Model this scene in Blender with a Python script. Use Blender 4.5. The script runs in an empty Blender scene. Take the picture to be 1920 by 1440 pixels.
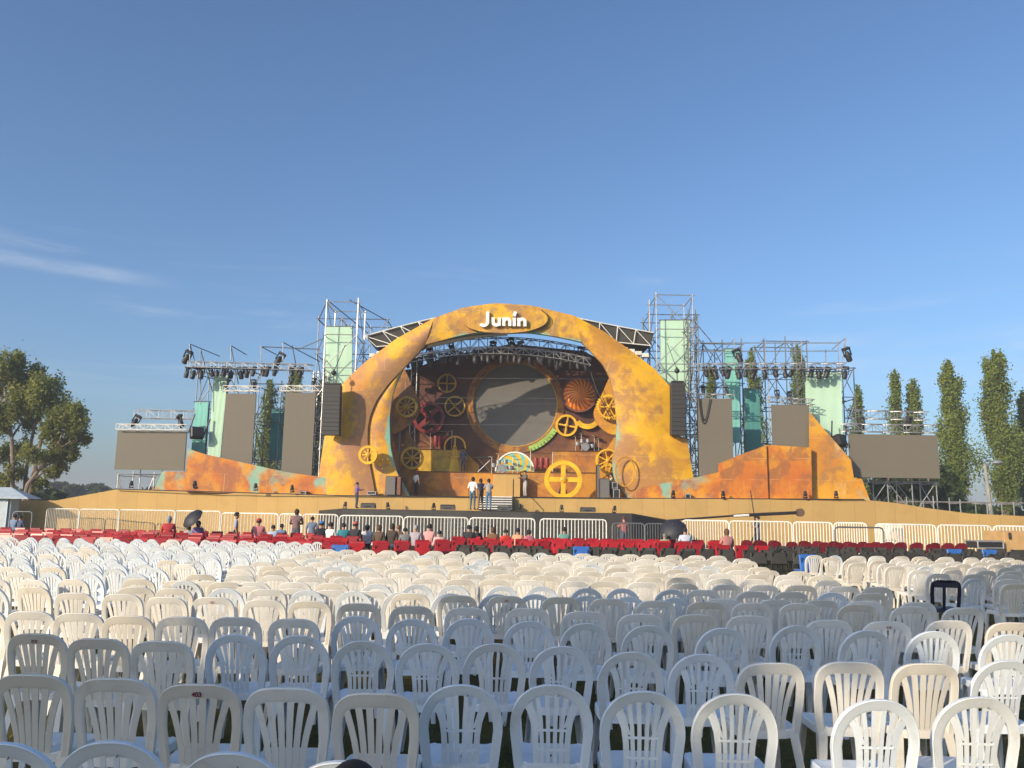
import bpy, bmesh, math, random
import numpy as np
from mathutils import Vector, Matrix
R = math.radians
random.seed(7); rng = np.random.default_rng(7)
scene = bpy.context.scene
col = scene.collection

# ------------------------------------------------------------------ camera
CAM_H = 1.75; F = 1540.0; TH = math.atan(242 / F); RHO = 0.0145
FW = Vector((0, math.cos(TH), math.sin(TH))); R0 = Vector((1, 0, 0)); U0 = Vector((0, -math.sin(TH), math.cos(TH)))
RT = math.cos(RHO) * R0 + math.sin(RHO) * U0
UP = -math.sin(RHO) * R0 + math.cos(RHO) * U0
cam_data = bpy.data.cameras.new('camera'); cam = bpy.data.objects.new('camera', cam_data); col.objects.link(cam)
cam_data.sensor_width = 36; cam_data.lens = F / 1920 * 36; cam_data.clip_end = 3000; cam_data.clip_start = 0.05
cam.matrix_world = Matrix(((RT.x, UP.x, -FW.x, 0), (RT.y, UP.y, -FW.y, 0), (RT.z, UP.z, -FW.z, CAM_H), (0, 0, 0, 1)))
scene.camera = cam

def ray(px, py):
    return FW * F + RT * (px - 960) - UP * (py - 720)
def at(px, py, Y):
    """the point of the place that stands Y metres in front of the camera along this line of sight"""
    d = ray(px, py); return Vector((0, 0, CAM_H)) + d * (Y / d.y)
def at_z(px, py, z):
    d = ray(px, py); return Vector((0, 0, CAM_H)) + d * ((z - CAM_H) / d.z)

# ------------------------------------------------------------------ light
SUN_AZ = R(45); SUN_EL = R(20)          # the sun is low, behind the camera's left shoulder
SUN_DIR = Vector((math.sin(SUN_AZ) * math.cos(SUN_EL), math.cos(SUN_AZ) * math.cos(SUN_EL), -math.sin(SUN_EL)))
sd = bpy.data.lights.new('sun', 'SUN'); sd.energy = 4.2; sd.angle = R(0.55); sd.color = (1.0, 0.84, 0.62)
so = bpy.data.objects.new('sun', sd); col.objects.link(so)
so.rotation_euler = SUN_DIR.to_track_quat('-Z', 'Y').to_euler(); so.location = (-30, -30, 30)
w = bpy.data.worlds.new('World'); scene.world = w; w.use_nodes = True
nt = w.node_tree; nt.nodes.clear(); L = nt.links.new
out = nt.nodes.new('ShaderNodeOutputWorld'); bg = nt.nodes.new('ShaderNodeBackground'); bg.inputs[1].default_value = 0.148
sky = nt.nodes.new('ShaderNodeTexSky'); sky.sky_type = 'NISHITA'; sky.sun_disc = False
sky.sun_elevation = SUN_EL; sky.sun_rotation = R(180) + SUN_AZ; sky.air_density = 1.0; sky.dust_density = 2.2; sky.ozone_density = 5.0
tc = nt.nodes.new('ShaderNodeTexCoord'); sep = nt.nodes.new('ShaderNodeSeparateXYZ'); L(tc.outputs['Generated'], sep.inputs[0])
def wmath(op, a, b=None, c=None):
    n = nt.nodes.new('ShaderNodeMath'); n.operation = op
    for i, v in enumerate((a, b, c)):
        if v is None: continue
        if isinstance(v, (int, float)): n.inputs[i].default_value = v
        else: L(v, n.inputs[i])
    return n.outputs[0]
def wmap(v, a, b, c=0.0, d=1.0):
    n = nt.nodes.new('ShaderNodeMapRange'); n.interpolation_type = 'SMOOTHSTEP'; L(v, n.inputs[0])
    for i, x in enumerate((a, b, c, d)): n.inputs[i + 1].default_value = x
    return n.outputs[0]
def wnoise(scale, sx, sy, sz, rough, dist=0.0):
    mp = nt.nodes.new('ShaderNodeMapping'); mp.inputs['Scale'].default_value = (sx, sy, sz); mp.inputs['Rotation'].default_value = (0, R(-5), 0)
    L(tc.outputs['Generated'], mp.inputs[0]); n = nt.nodes.new('ShaderNodeTexNoise'); L(mp.outputs[0], n.inputs['Vector'])
    n.inputs['Scale'].default_value = scale; n.inputs['Detail'].default_value = 9; n.inputs['Roughness'].default_value = rough; n.inputs['Distortion'].default_value = dist
    return n.outputs['Fac']
wisp = wmap(wnoise(2.6, 1.0, 1.0, 7.0, 0.62, 0.5), 0.46, 0.70)
fine = wmap(wnoise(7.0, 1.0, 1.0, 4.0, 0.7), 0.35, 0.7, 0.35, 1.0)
band = wmath('MULTIPLY', wmap(sep.outputs['Z'], 0.09, 0.20), wmap(sep.outputs['Z'], 0.25, 0.31, 1.0, 0.0))
left = wmap(sep.outputs['X'], -0.45, 0.1, 1.0, 0.55)
c1 = wmath('MULTIPLY', wmath('MULTIPLY', wisp, fine), wmath('MULTIPLY', band, left))
# one long bright streak low on the left, as in the photograph
zline = wmath('ADD', wmath('MULTIPLY', sep.outputs['X'], -0.02), 0.241)
off = wmath('ABSOLUTE', wmath('SUBTRACT', sep.outputs['Z'], zline))
streak = wmath('MULTIPLY', wmap(off, 0.000, 0.011, 1.0, 0.0), wmath('MULTIPLY', wmap(sep.outputs['X'], -0.44, -0.36, 1.0, 0.0), fine))
cl = wmath('MINIMUM', wmath('ADD', wmath('MULTIPLY', c1, 0.7), wmath('MULTIPLY', streak, 0.36)), 0.75)
mx = nt.nodes.new('ShaderNodeMix'); mx.data_type = 'RGBA'; L(cl, mx.inputs[0]); L(sky.outputs[0], mx.inputs[6]); mx.inputs[7].default_value = (4.3, 4.5, 5.0, 1)
L(mx.outputs[2], bg.inputs[0]); L(bg.outputs[0], out.inputs[0])
scene.view_settings.view_transform = 'Standard'; scene.view_settings.look = 'None'; scene.view_settings.exposure = 0.31; scene.view_settings.gamma = 1.0
scene.cycles.max_bounces = 6; scene.cycles.diffuse_bounces = 3; scene.cycles.transparent_max_bounces = 8

# ------------------------------------------------------------------ helpers
OFF = {}
def tag(o, label=None, cat=None, group=None, kind=None):
    if label: o['label'] = label
    if cat: o['category'] = cat
    if group: o['group'] = group
    if kind: o['kind'] = kind
    return o
def thing(name, loc, label, cat, group=None, rz=0.0):
    o = bpy.data.objects.new(name, None); o.empty_display_size = 0.2; o.location = loc; o.rotation_euler = (0, 0, rz); col.objects.link(o)
    OFF[o.name] = Vector(loc); return tag(o, label, cat, group)

class MB:
    def __init__(s): s.v = []; s.f = []; s.m = []; s.cur = 0; s.att = None
    def add(s, vs, fs):
        b = len(s.v); s.v += [tuple(p) for p in vs]; s.f += [tuple(i + b for i in f) for f in fs]; s.m += [s.cur] * len(fs); return b
    def box(s, c, d, rz=0.0, M=None):
        vs = []
        for sx in (-1, 1):
            for sy in (-1, 1):
                for sz in (-1, 1): vs.append(Vector((sx * d[0] / 2, sy * d[1] / 2, sz * d[2] / 2)))
        if M is None: M = Matrix.Rotation(rz, 3, 'Z')
        s.add([M @ p + Vector(c) for p in vs], [(0, 1, 3, 2), (4, 6, 7, 5), (0, 4, 5, 1), (2, 3, 7, 6), (0, 2, 6, 4), (1, 5, 7, 3)]); return s
    def bbox(s, c, d, b=0.02, M=None):
        """box with chamfered edges"""
        hx, hy, hz = (x / 2 for x in d); b = min(b, hx * .9, hy * .9, hz * .9)
        bm = bmesh.new(); bmesh.ops.create_cube(bm, size=1.0)
        for v in bm.verts: v.co = Vector((v.co.x * d[0], v.co.y * d[1], v.co.z * d[2]))
        bmesh.ops.bevel(bm, geom=bm.edges[:], offset=b, segments=1, affect='EDGES')
        bm.verts.index_update()
        M = M or Matrix.Identity(3)
        s.add([M @ v.co + Vector(c) for v in bm.verts], [[v.index for v in f.verts] for f in bm.faces]); bm.free(); return s
    def tube(s, p, q, r, r2=None, n=6, cap=True):
        p = Vector(p); q = Vector(q); r2 = r if r2 is None else r2; d = (q - p)
        if d.length < 1e-6: return s
        d.normalize(); a = d.orthogonal().normalized(); b = d.cross(a); vs = []
        for (c, rr) in ((p, r), (q, r2)):
            for i in range(n):
                t = 2 * math.pi * i / n; vs.append(c + a * (rr * math.cos(t)) + b * (rr * math.sin(t)))
        fs = [(i, (i + 1) % n, n + (i + 1) % n, n + i) for i in range(n)]
        if cap: fs += [tuple(range(n - 1, -1, -1)), tuple(range(n, 2 * n))]
        s.add(vs, fs); return s
    def path(s, pts, r, n=6):
        pts = [Vector(p) for p in pts]; rs = r if isinstance(r, (list, tuple)) else [r] * len(pts); vs = []; a = None
        for i, p in enumerate(pts):
            d = (pts[min(i + 1, len(pts) - 1)] - pts[max(i - 1, 0)]).normalized()
            a = d.orthogonal().normalized() if a is None else (a - d * a.dot(d)).normalized()
            b = d.cross(a)
            for k in range(n):
                t = 2 * math.pi * k / n; vs.append(p + (a * math.cos(t) + b * math.sin(t)) * rs[i])
        m = len(pts); fs = [(i * n + k, i * n + (k + 1) % n, (i + 1) * n + (k + 1) % n, (i + 1) * n + k) for i in range(m - 1) for k in range(n)]
        fs += [tuple(range(n - 1, -1, -1)), tuple(range((m - 1) * n, m * n))]; s.add(vs, fs); return s
    def prism(s, front, dv):
        """a flat outline (points in order) given the thickness vector dv"""
        n = len(front); front = [Vector(p) for p in front]; dv = Vector(dv)
        vs = front + [p + dv for p in front]
        s.add(vs, [tuple(range(n)), tuple(range(2 * n - 1, n - 1, -1))] + [((i + 1) % n, i, n + i, n + (i + 1) % n) for i in range(n)]); return s
    def ring(s, c, r0, r1, y0, y1, n=40, a0=0.0, a1=2 * math.pi, teeth=0, th=0.0):
        """a flat ring standing upright (facing -y) with thickness, optionally toothed"""
        c = Vector(c); full = abs(a1 - a0 - 2 * math.pi) < 1e-6; m = n if full else n + 1; vs = []
        for i in range(m):
            t = a0 + (a1 - a0) * i / n
            ro = r1 + (th if teeth and (i * teeth * 2 // n) % 2 == 0 else 0)
            for (rr, y) in ((r0, y0), (ro, y0), (ro, y1), (r0, y1)): vs.append(c + Vector((rr * math.cos(t), y, rr * math.sin(t))))
        fs = []
        for i in range(n):
            j = (i + 1) % m
            for k in range(4): fs.append((i * 4 + k, i * 4 + (k + 1) % 4, j * 4 + (k + 1) % 4, j * 4 + k))
        if not full: fs += [(0, 3, 2, 1), tuple(4 * n + k for k in range(4))]
        s.add(vs, fs); return s
    def disc(s, c, r, y0, y1, n=40, dome=0.0):
        c = Vector(c); rings = [(0.0001, y0 - dome), (r * .35, y0 - dome * .9), (r * .7, y0 - dome * .5), (r, y0), (r, y1), (0.0001, y1)]; vs = []
        for rr, y in rings:
            for i in range(n): t = 2 * math.pi * i / n; vs.append(c + Vector((rr * math.cos(t), y, rr * math.sin(t))))
        s.add(vs, [(a * n + i, a * n + (i + 1) % n, (a + 1) * n + (i + 1) % n, (a + 1) * n + i) for a in range(len(rings) - 1) for i in range(n)]); return s
    def lathe(s, c, prof, n=16):
        c = Vector(c); vs = [c + Vector((r * math.cos(2 * math.pi * i / n), r * math.sin(2 * math.pi * i / n), z)) for r, z in prof for i in range(n)]
        m = len(prof); s.add(vs, [(a * n + i, a * n + (i + 1) % n, (a + 1) * n + (i + 1) % n, (a + 1) * n + i) for a in range(m - 1) for i in range(n)] + [tuple(range(n - 1, -1, -1)), tuple(range((m - 1) * n, m * n))]); return s
    def ball(s, c, r, n=8, sc=(1, 1, 1)):
        c = Vector(c); prof = [(math.sin(math.pi * k / n), -math.cos(math.pi * k / n)) for k in range(n + 1)]; m = 2 * n; vs = []
        for a, z in prof:
            for i in range(m): t = 2 * math.pi * i / m; vs.append(c + Vector((a * math.cos(t) * r * sc[0], a * math.sin(t) * r * sc[1], z * r * sc[2])))
        s.add(vs, [(a * m + i, a * m + (i + 1) % m, (a + 1) * m + (i + 1) % m, (a + 1) * m + i) for a in range(n) for i in range(m)]); return s
    def mesh(s, name, mats, off=(0, 0, 0), smooth=True, ang=35):
        off = Vector(off); me = bpy.data.meshes.new(name); me.from_pydata([tuple(Vector(p) - off) for p in s.v], [], s.f)
        for m in (mats if isinstance(mats, (list, tuple)) else [mats]): me.materials.append(m)
        if s.cur or any(s.m): me.polygons.foreach_set('material_index', s.m)
        if s.att is not None:
            a = me.attributes.new('across', 'FLOAT', 'POINT'); a.data.foreach_set('value', s.att)
        me.validate(); me.update()
        bm = bmesh.new(); bm.from_mesh(me); bmesh.ops.recalc_face_normals(bm, faces=bm.faces[:]); bm.to_mesh(me); bm.free()
        if smooth:
            me.polygons.foreach_set('use_smooth', [True] * len(me.polygons)); me.set_sharp_from_angle(angle=R(ang))
        return me
    def build(s, name, mats, parent=None, loc=None, smooth=True, ang=35, **kw):
        """one mesh object; under a parent it shares the thing's origin, else its origin is loc"""
        off = OFF[parent.name] if parent is not None else Vector(loc if loc is not None else base_of(s.v))
        o = bpy.data.objects.new(name, s.mesh(name, mats, off, smooth, ang)); col.objects.link(o)
        if parent is not None: o.parent = parent; OFF[o.name] = off
        else: o.location = off; OFF[o.name] = off
        return tag(o, **kw) if kw else o
def base_of(vs):
    a = np.array(vs); return Vector(((a[:, 0].min() + a[:, 0].max()) / 2, (a[:, 1].min() + a[:, 1].max()) / 2, a[:, 2].min()))

# ------------------------------------------------------------------ materials
def newmat(name):
    m = bpy.data.materials.new(name); m.use_nodes = True; n = m.node_tree.nodes; b = n['Principled BSDF']; return m, m.node_tree, b
def mixrgb(t, fac, a, b):
    n = t.nodes.new('ShaderNodeMix'); n.data_type = 'RGBA'
    for i, v in ((0, fac), (6, a), (7, b)):
        if isinstance(v, (int, float)): n.inputs[i].default_value = v
        elif isinstance(v, (tuple, list)): n.inputs[i].default_value = (*v[:3], 1)
        else: t.links.new(v, n.inputs[i])
    return n.outputs[2]
def noise(t, scale, detail=4, rough=.55, dist=0.0, vec=None, sc=(1, 1, 1), space='Object'):
    n = t.nodes.new('ShaderNodeTexNoise'); n.inputs['Scale'].default_value = scale; n.inputs['Detail'].default_value = detail
    n.inputs['Roughness'].default_value = rough; n.inputs['Distortion'].default_value = dist
    c = t.nodes.new('ShaderNodeTexCoord'); mp = t.nodes.new('ShaderNodeMapping'); mp.inputs['Scale'].default_value = sc
    t.links.new(c.outputs[space], mp.inputs[0]); t.links.new(mp.outputs[0], n.inputs['Vector']); return n.outputs['Fac'], mp
def maprange(t, v, a, b, c=0.0, d=1.0):
    n = t.nodes.new('ShaderNodeMapRange'); n.interpolation_type = 'SMOOTHSTEP'; t.links.new(v, n.inputs[0])
    for i, x in enumerate((a, b, c, d)): n.inputs[i + 1].default_value = x
    return n.outputs[0]
def mat(name, c, rough=.6, var=.15, scale=3.0, metal=0.0, bump=0.0, rnd=0.0, c2=None, spec=.5, bscale=None):
    m, t, b = newmat(name); f, _ = noise(t, scale, 5, .6)
    f = maprange(t, f, .3, .7)
    lo = tuple(x * (1 - var) for x in c); hi = c2 or tuple(min(1, x * (1 + var)) for x in c)
    colr = mixrgb(t, f, lo, hi)
    if rnd:
        oi = t.nodes.new('ShaderNodeObjectInfo'); k = maprange(t, oi.outputs['Random'], 0, 1, 1 - rnd, 1 + rnd * .4)
        hs = t.nodes.new('ShaderNodeHueSaturation'); t.links.new(k, hs.inputs['Value']); t.links.new(colr, hs.inputs['Color']); colr = hs.outputs[0]
    t.links.new(colr, b.inputs['Base Color']); b.inputs['Roughness'].default_value = rough; b.inputs['Metallic'].default_value = metal
    b.inputs['Specular IOR Level'].default_value = spec
    if bump:
        f2, _ = noise(t, bscale or scale * 6, 6, .65); bp = t.nodes.new('ShaderNodeBump'); bp.inputs['Strength'].default_value = bump; bp.inputs['Distance'].default_value = .02
        t.links.new(f2, bp.inputs['Height']); t.links.new(bp.outputs[0], b.inputs['Normal'])
    return m
def patina(name, gold, rust, mauve, teal_at=None, scale=.35, teal_amt=.0, seed=0.0, mid=0.0):
    """weathered scenic paint: gold, rust and mauve clouds, scratches, teal verdigris (along one edge when teal_at is set)"""
    m, t, b = newmat(name)
    f1, mp = noise(t, scale, 7, .62, .6); mp.inputs['Location'].default_value = (seed, seed * 2.1, seed * .7)
    f2, mp2 = noise(t, scale * 2.3, 8, .65, .3); mp2.inputs['Location'].default_value = (seed + 9, 4, seed)
    f3, mp3 = noise(t, scale * 9, 6, .7); f4, mp4 = noise(t, scale * .9, 5, .55, .4); mp4.inputs['Location'].default_value = (3 - seed, 1, 17 + seed)
    c = mixrgb(t, maprange(t, f1, .40, .60), gold, rust)
    if mid:      # more of the brown paint towards the inner side of the panel
        aa = t.nodes.new('ShaderNodeAttribute'); aa.attribute_name = 'across'; ma = t.nodes.new('ShaderNodeMath'); ma.operation = 'MULTIPLY_ADD'; t.links.new(aa.outputs['Fac'], ma.inputs[0]); ma.inputs[1].default_value = mid; t.links.new(f2, ma.inputs[2]); f2 = ma.outputs[0]
        sb = t.nodes.new('ShaderNodeMath'); sb.operation = 'SUBTRACT'; t.links.new(f2, sb.inputs[0]); sb.inputs[1].default_value = mid * .42; f2 = sb.outputs[0]
    c = mixrgb(t, maprange(t, f2, .45, .60, 0, .85), c, mauve)
    c = mixrgb(t, maprange(t, f3, .5, .75, 0, .35), c, tuple(x * 1.25 for x in gold))
    teal = (.16, .50, .42)
    if teal_at is not None:
        a = t.nodes.new('ShaderNodeAttribute'); a.attribute_name = 'across'
        add = t.nodes.new('ShaderNodeMath'); add.operation = 'MULTIPLY_ADD'; t.links.new(f4, add.inputs[0]); add.inputs[1].default_value = .9; t.links.new(a.outputs['Fac'], add.inputs[2])
        c = mixrgb(t, maprange(t, add.outputs[0], teal_at, teal_at + .16, 0, .85), c, teal)
    elif teal_amt:
        c = mixrgb(t, maprange(t, f4, .72 - teal_amt, .84 - teal_amt, 0, .8), c, teal)
    cd = t.nodes.new('ShaderNodeTexCoord'); br = t.nodes.new('ShaderNodeTexBrick'); mp5 = t.nodes.new('ShaderNodeMapping'); mp5.inputs['Rotation'].default_value = (R(90), R(seed * 3), 0); t.links.new(cd.outputs['Object'], mp5.inputs[0]); t.links.new(mp5.outputs[0], br.inputs[0])
    br.inputs['Scale'].default_value = 1; br.inputs['Brick Width'].default_value = 2.44; br.inputs['Row Height'].default_value = 1.22; br.inputs['Mortar Size'].default_value = .018; br.inputs['Mortar Smooth'].default_value = .4
    for k_ in ('Color1', 'Color2'): br.inputs[k_].default_value = (0, 0, 0, 1)
    br.inputs['Mortar'].default_value = (1, 1, 1, 1); f6, _ = noise(t, 1.1, 3, .6); sm = t.nodes.new('ShaderNodeMath'); sm.operation = 'MULTIPLY'; t.links.new(br.outputs[0], sm.inputs[0]); t.links.new(maprange(t, f6, .4, .65, 0, .5), sm.inputs[1])
    c = mixrgb(t, sm.outputs[0], c, (.72, .50, .22))       # pale sheet joints showing through the paint
    f7, mp7 = noise(t, scale * 22, 5, .75, sc=(1, 1, .45)); c = mixrgb(t, maprange(t, f7, .56, .78, 0, .45), c, tuple(x * .6 for x in rust))
    t.links.new(c, b.inputs['Base Color']); b.inputs['Roughness'].default_value = .55; b.inputs['Specular IOR Level'].default_value = .3
    bp = t.nodes.new('ShaderNodeBump'); bp.inputs['Strength'].default_value = .35; bp.inputs['Distance'].default_value = .06; t.links.new(f3, bp.inputs['Height']); t.links.new(bp.outputs[0], b.inputs['Normal'])
    return m
GOLD = (.71, .39, .02); RUST = (.48, .20, .045); MAUVE = (.35, .185, .115)
M_arch = patina('arch_paint', GOLD, RUST, MAUVE, None, .28, seed=2, mid=.30)
M_arch_i = patina('arch_inner_paint', GOLD, RUST, MAUVE, 1.24, .3, seed=6)
M_arch_r = patina('arch_paint_gold', (.74, .405, .015), (.50, .235, .03), (.33, .165, .07), 1.36, .28, seed=11, mid=.22)
M_crown = patina('crown_paint', (.69, .395, .02), (.46, .23, .045), (.30, .17, .08), 1.36, .45, seed=5)
M_wing = patina('wing_paint', (.62, .27, .025), (.50, .14, .03), (.33, .12, .055), None, .42, .24, seed=3)
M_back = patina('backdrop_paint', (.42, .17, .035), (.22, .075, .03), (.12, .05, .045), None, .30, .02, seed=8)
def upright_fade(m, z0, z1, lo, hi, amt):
    """orange paint near the deck to maroon higher up, the dark top partly painted shade"""
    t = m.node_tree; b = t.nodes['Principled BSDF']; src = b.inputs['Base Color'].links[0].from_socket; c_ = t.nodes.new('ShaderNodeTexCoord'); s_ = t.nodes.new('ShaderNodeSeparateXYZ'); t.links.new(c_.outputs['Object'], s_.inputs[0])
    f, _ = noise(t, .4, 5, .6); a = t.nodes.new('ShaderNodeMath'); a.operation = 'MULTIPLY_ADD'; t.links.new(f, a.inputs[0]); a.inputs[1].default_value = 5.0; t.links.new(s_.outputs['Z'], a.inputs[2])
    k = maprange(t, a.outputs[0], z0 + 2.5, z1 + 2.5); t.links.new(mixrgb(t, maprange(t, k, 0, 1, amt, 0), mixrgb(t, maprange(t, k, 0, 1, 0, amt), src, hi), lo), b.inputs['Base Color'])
upright_fade(M_back, .3, 4.8, (.40, .17, .035), (.075, .032, .026), .82)  # backdrop colour holds maroon paint and the shade of its upper part
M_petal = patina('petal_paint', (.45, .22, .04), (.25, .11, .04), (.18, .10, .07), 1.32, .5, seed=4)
M_riser = patina('riser_paint', (.52, .24, .03), (.40, .15, .03), (.26, .12, .05), None, .5, .02, seed=6)
M_yellow = mat('gear_yellow', (.74, .42, .012), .45, .25, 1.2, bump=.15)
M_ochre = mat('gear_ochre', (.56, .33, .025), .5, .3, 1.5, bump=.15)
M_red = mat('gear_red', (.22, .02, .02), .45, .3, 1.2)
def panelled(name, c, seam, bw, bh, stain=.25):
    m, t, b = newmat(name); tc_ = t.nodes.new('ShaderNodeTexCoord'); br = t.nodes.new('ShaderNodeTexBrick'); br.offset = 0; mp = t.nodes.new('ShaderNodeMapping'); mp.inputs['Rotation'].default_value = (R(90), 0, 0)
    t.links.new(tc_.outputs['Object'], mp.inputs[0]); t.links.new(mp.outputs[0], br.inputs[0]); br.inputs['Color1'].default_value = (*[x * .95 for x in c], 1); br.inputs['Color2'].default_value = (*[x * 1.04 for x in c], 1); br.inputs['Mortar'].default_value = (*[x * seam for x in c], 1)
    br.inputs['Scale'].default_value = 1; br.inputs['Brick Width'].default_value = bw; br.inputs['Row Height'].default_value = bh; br.inputs['Mortar Size'].default_value = .012
    f, _ = noise(t, .8, 7, .65); g_, _ = noise(t, .5, 6, .7, sc=(1, 1, .25)); c1_ = mixrgb(t, maprange(t, f, .42, .7, 0, stain), br.outputs[0], tuple(x * .62 for x in c)); c1_ = mixrgb(t, maprange(t, g_, .5, .75, 0, .3), c1_, tuple(min(1, x * 1.2) for x in c))
    t.links.new(c1_, b.inputs['Base Color']); b.inputs['Roughness'].default_value = .8; b.inputs['Specular IOR Level'].default_value = .2; return m
M_tan = panelled('stage_cloth_tan', (.50, .325, .12), .72, 1.22, 6.0)
M_blackstage = mat('stage_black', (.035, .032, .03), .7, .25, .8)
M_screen = None
M_mint = mat('mint_cloth', (.45, .66, .50), .8, .04, .6, bump=.04, bscale=1.5)
M_teal = mat('teal_cloth', (.20, .52, .46), .8, .08, .6)
M_teald = mat('deep_teal_cloth', (.07, .26, .25), .8, .10, .6)
M_steel = mat('galvanised_steel', (.42, .42, .42), .4, .2, 4, metal=.6)
M_steeld = mat('dull_steel', (.17, .18, .19), .5, .2, 4, metal=.5)
M_white = mat('white_truss_paint', (.74, .73, .68), .5, .08, 3)
M_black = mat('black_case', (.022, .021, .022), .5, .25, 6, rnd=.2)
M_lens = mat('lamp_lens', (.12, .13, .15), .12, .1, 6)
M_speaker = mat('speaker_grille', (.035, .033, .032), .6, .15, 30)
M_roof = mat('roof_fabric', (.045, .042, .035), .8, .2, .8)
M_letter = mat('white_letter', (.82, .81, .78), .4, .03, 2)
M_rail = mat('barrier_paint', (.78, .77, .71), .5, .10, 3, rnd=.1)
M_ply = mat('plywood', (.50, .31, .13), .7, .12, 2.5)
M_alu = mat('aluminium', (.40, .40, .40), .45, .1, 5, metal=.6)
def led():
    m, t, b = newmat('led_screen'); tc = t.nodes.new('ShaderNodeTexCoord'); br = t.nodes.new('ShaderNodeTexBrick'); br.offset = 0
    mp = t.nodes.new('ShaderNodeMapping'); mp.inputs['Rotation'].default_value = (R(90), 0, 0); t.links.new(tc.outputs['Object'], mp.inputs[0]); t.links.new(mp.outputs[0], br.inputs[0])
    br.inputs['Color1'].default_value = (.158, .140, .108, 1); br.inputs['Color2'].default_value = (.161, .143, .111, 1); br.inputs['Mortar'].default_value = (.142, .126, .10, 1)
    br.inputs['Scale'].default_value = 1.0; br.inputs['Brick Width'].default_value = .5; br.inputs['Row Height'].default_value = .5; br.inputs['Mortar Size'].default_value = .006
    t.links.new(br.outputs[0], b.inputs['Base Color']); b.inputs['Roughness'].default_value = .6; b.inputs['Specular IOR Level'].default_value = .3; return m
M_screen = led()
def pick_mat(name, cols, rough=.8):
    """cloth whose colour is chosen by the caller"""
    return mat(name, cols, rough, .12, 8)

# ------------------------------------------------------------------ ground
def ground_mat():
    m, t, b = newmat('dry_turf'); f, _ = noise(t, .9, 8, .7); g, _ = noise(t, 14, 6, .75); h, _ = noise(t, .25, 3, .5)
    c = mixrgb(t, maprange(t, f, .35, .65), (.050, .060, .018), (.13, .10, .032)); c = mixrgb(t, maprange(t, g, .4, .75, 0, .7), c, (.17, .125, .045)); c = mixrgb(t, maprange(t, h, .45, .7, 0, .6), c, (.045, .07, .018))
    t.links.new(c, b.inputs['Base Color']); b.inputs['Roughness'].default_value = .95; b.inputs['Specular IOR Level'].default_value = .1
    bp = t.nodes.new('ShaderNodeBump'); bp.inputs['Strength'].default_value = .8; bp.inputs['Distance'].default_value = .04; t.links.new(g, bp.inputs['Height']); t.links.new(bp.outputs[0], b.inputs['Normal']); return m
g = MB(); g.add([(-1500, -400, 0), (1500, -400, 0), (1500, 2500, 0), (-1500, 2500, 0)], [(0, 1, 2, 3)])
g.build('ground', ground_mat(), loc=(0, 0, 0), kind='structure')
def grass():
    n = 26000; x = rng.uniform(-6, 8, n); y = rng.uniform(1.5, 13, n); a = rng.uniform(0, 6.28, n); h = rng.uniform(.02, .06, n); lx = rng.normal(0, .02, n); ly = rng.normal(0, .02, n); wd = .005
    v = np.empty((n, 3, 3)); v[:, 0] = np.c_[x - wd * np.cos(a), y - wd * np.sin(a), np.zeros(n)]; v[:, 1] = np.c_[x + wd * np.cos(a), y + wd * np.sin(a), np.zeros(n)]; v[:, 2] = np.c_[x + lx, y + ly, h]
    me = bpy.data.meshes.new('grass'); me.from_pydata(v.reshape(-1, 3).tolist(), [], np.arange(3 * n).reshape(-1, 3).tolist())
    me.materials.append(mat('grass_blades', (.085, .10, .025), .8, .5, 1.2, c2=(.21, .16, .05))); o = bpy.data.objects.new('grass', me); col.objects.link(o)
    tag(o, 'short dry grass growing in the ground between the chairs', 'grass', kind='stuff')
grass()
# ------------------------------------------------------------------ stage base
DECK = 2.66; YF = 46.5        # height of the main deck, distance of its front
PLAT = 1.87
deck = thing('stage_deck', (at(960, 932, YF).x, YF, 0), 'long raised stage base wrapped in tan cloth with sloping ends', 'stage')
def fascia(pts):
    mb = MB(); n = len(pts); vs = []; fs = []
    tops = [at(px, py, Y) for px, py, Y in pts]
    N = []
    for i in range(n - 1):
        k = max(1, int((tops[i + 1] - tops[i]).length / 1.2))
        for j in range(k): N.append(tops[i].lerp(tops[i + 1], j / k))
    N.append(tops[-1])
    rows = 5
    for i, p in enumerate(N):
        for r_ in range(rows):
            z = p.z * (1 - r_ / (rows - 1)); vs.append((p.x, p.y + .035 * math.sin(i * 2.4 + r_ * .5) * (1 if 0 < r_ < rows - 1 else .3) + (.03 if i % 2 else 0), z))
        vs.append((p.x, p.y + 13, p.z)); vs.append((p.x, p.y + 13, 0))
    q = rows + 2
    for i in range(len(N) - 1):
        for r_ in range(rows - 1): fs.append((i * q + r_, (i + 1) * q + r_, (i + 1) * q + r_ + 1, i * q + r_ + 1))
        fs.append((i * q, i * q + rows, (i + 1) * q + rows, (i + 1) * q)); fs.append((i * q + rows, i * q + rows + 1, (i + 1) * q + rows + 1, (i + 1) * q + rows))
    fs.append(tuple(range(rows)) + (rows + 1, rows)); e = (len(N) - 1) * q; fs.append((e, e + rows) + (e + rows + 1,) + tuple(e + r_ for r_ in range(rows - 1, 0, -1)))
    mb.add(vs, fs); return mb
fascia([(20, 938, 49.5), (105, 938.5, 49.2), (160, 928, 49), (216, 918, 48.8), (420, 922, 48), (560, 927, 47.2), (650, 930, 46.6), (960, 932, 46.5), (1180, 935, 46.5), (1440, 936, 46.9), (1620, 937, 47.3), (1680, 943, 47.5), (1740, 953, 47.6), (1820, 963, 47.7), (1925, 968, 47.8), (2000, 969, 48)]).build('cloth_front', M_tan, deck, ang=20)
mb = MB()
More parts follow.
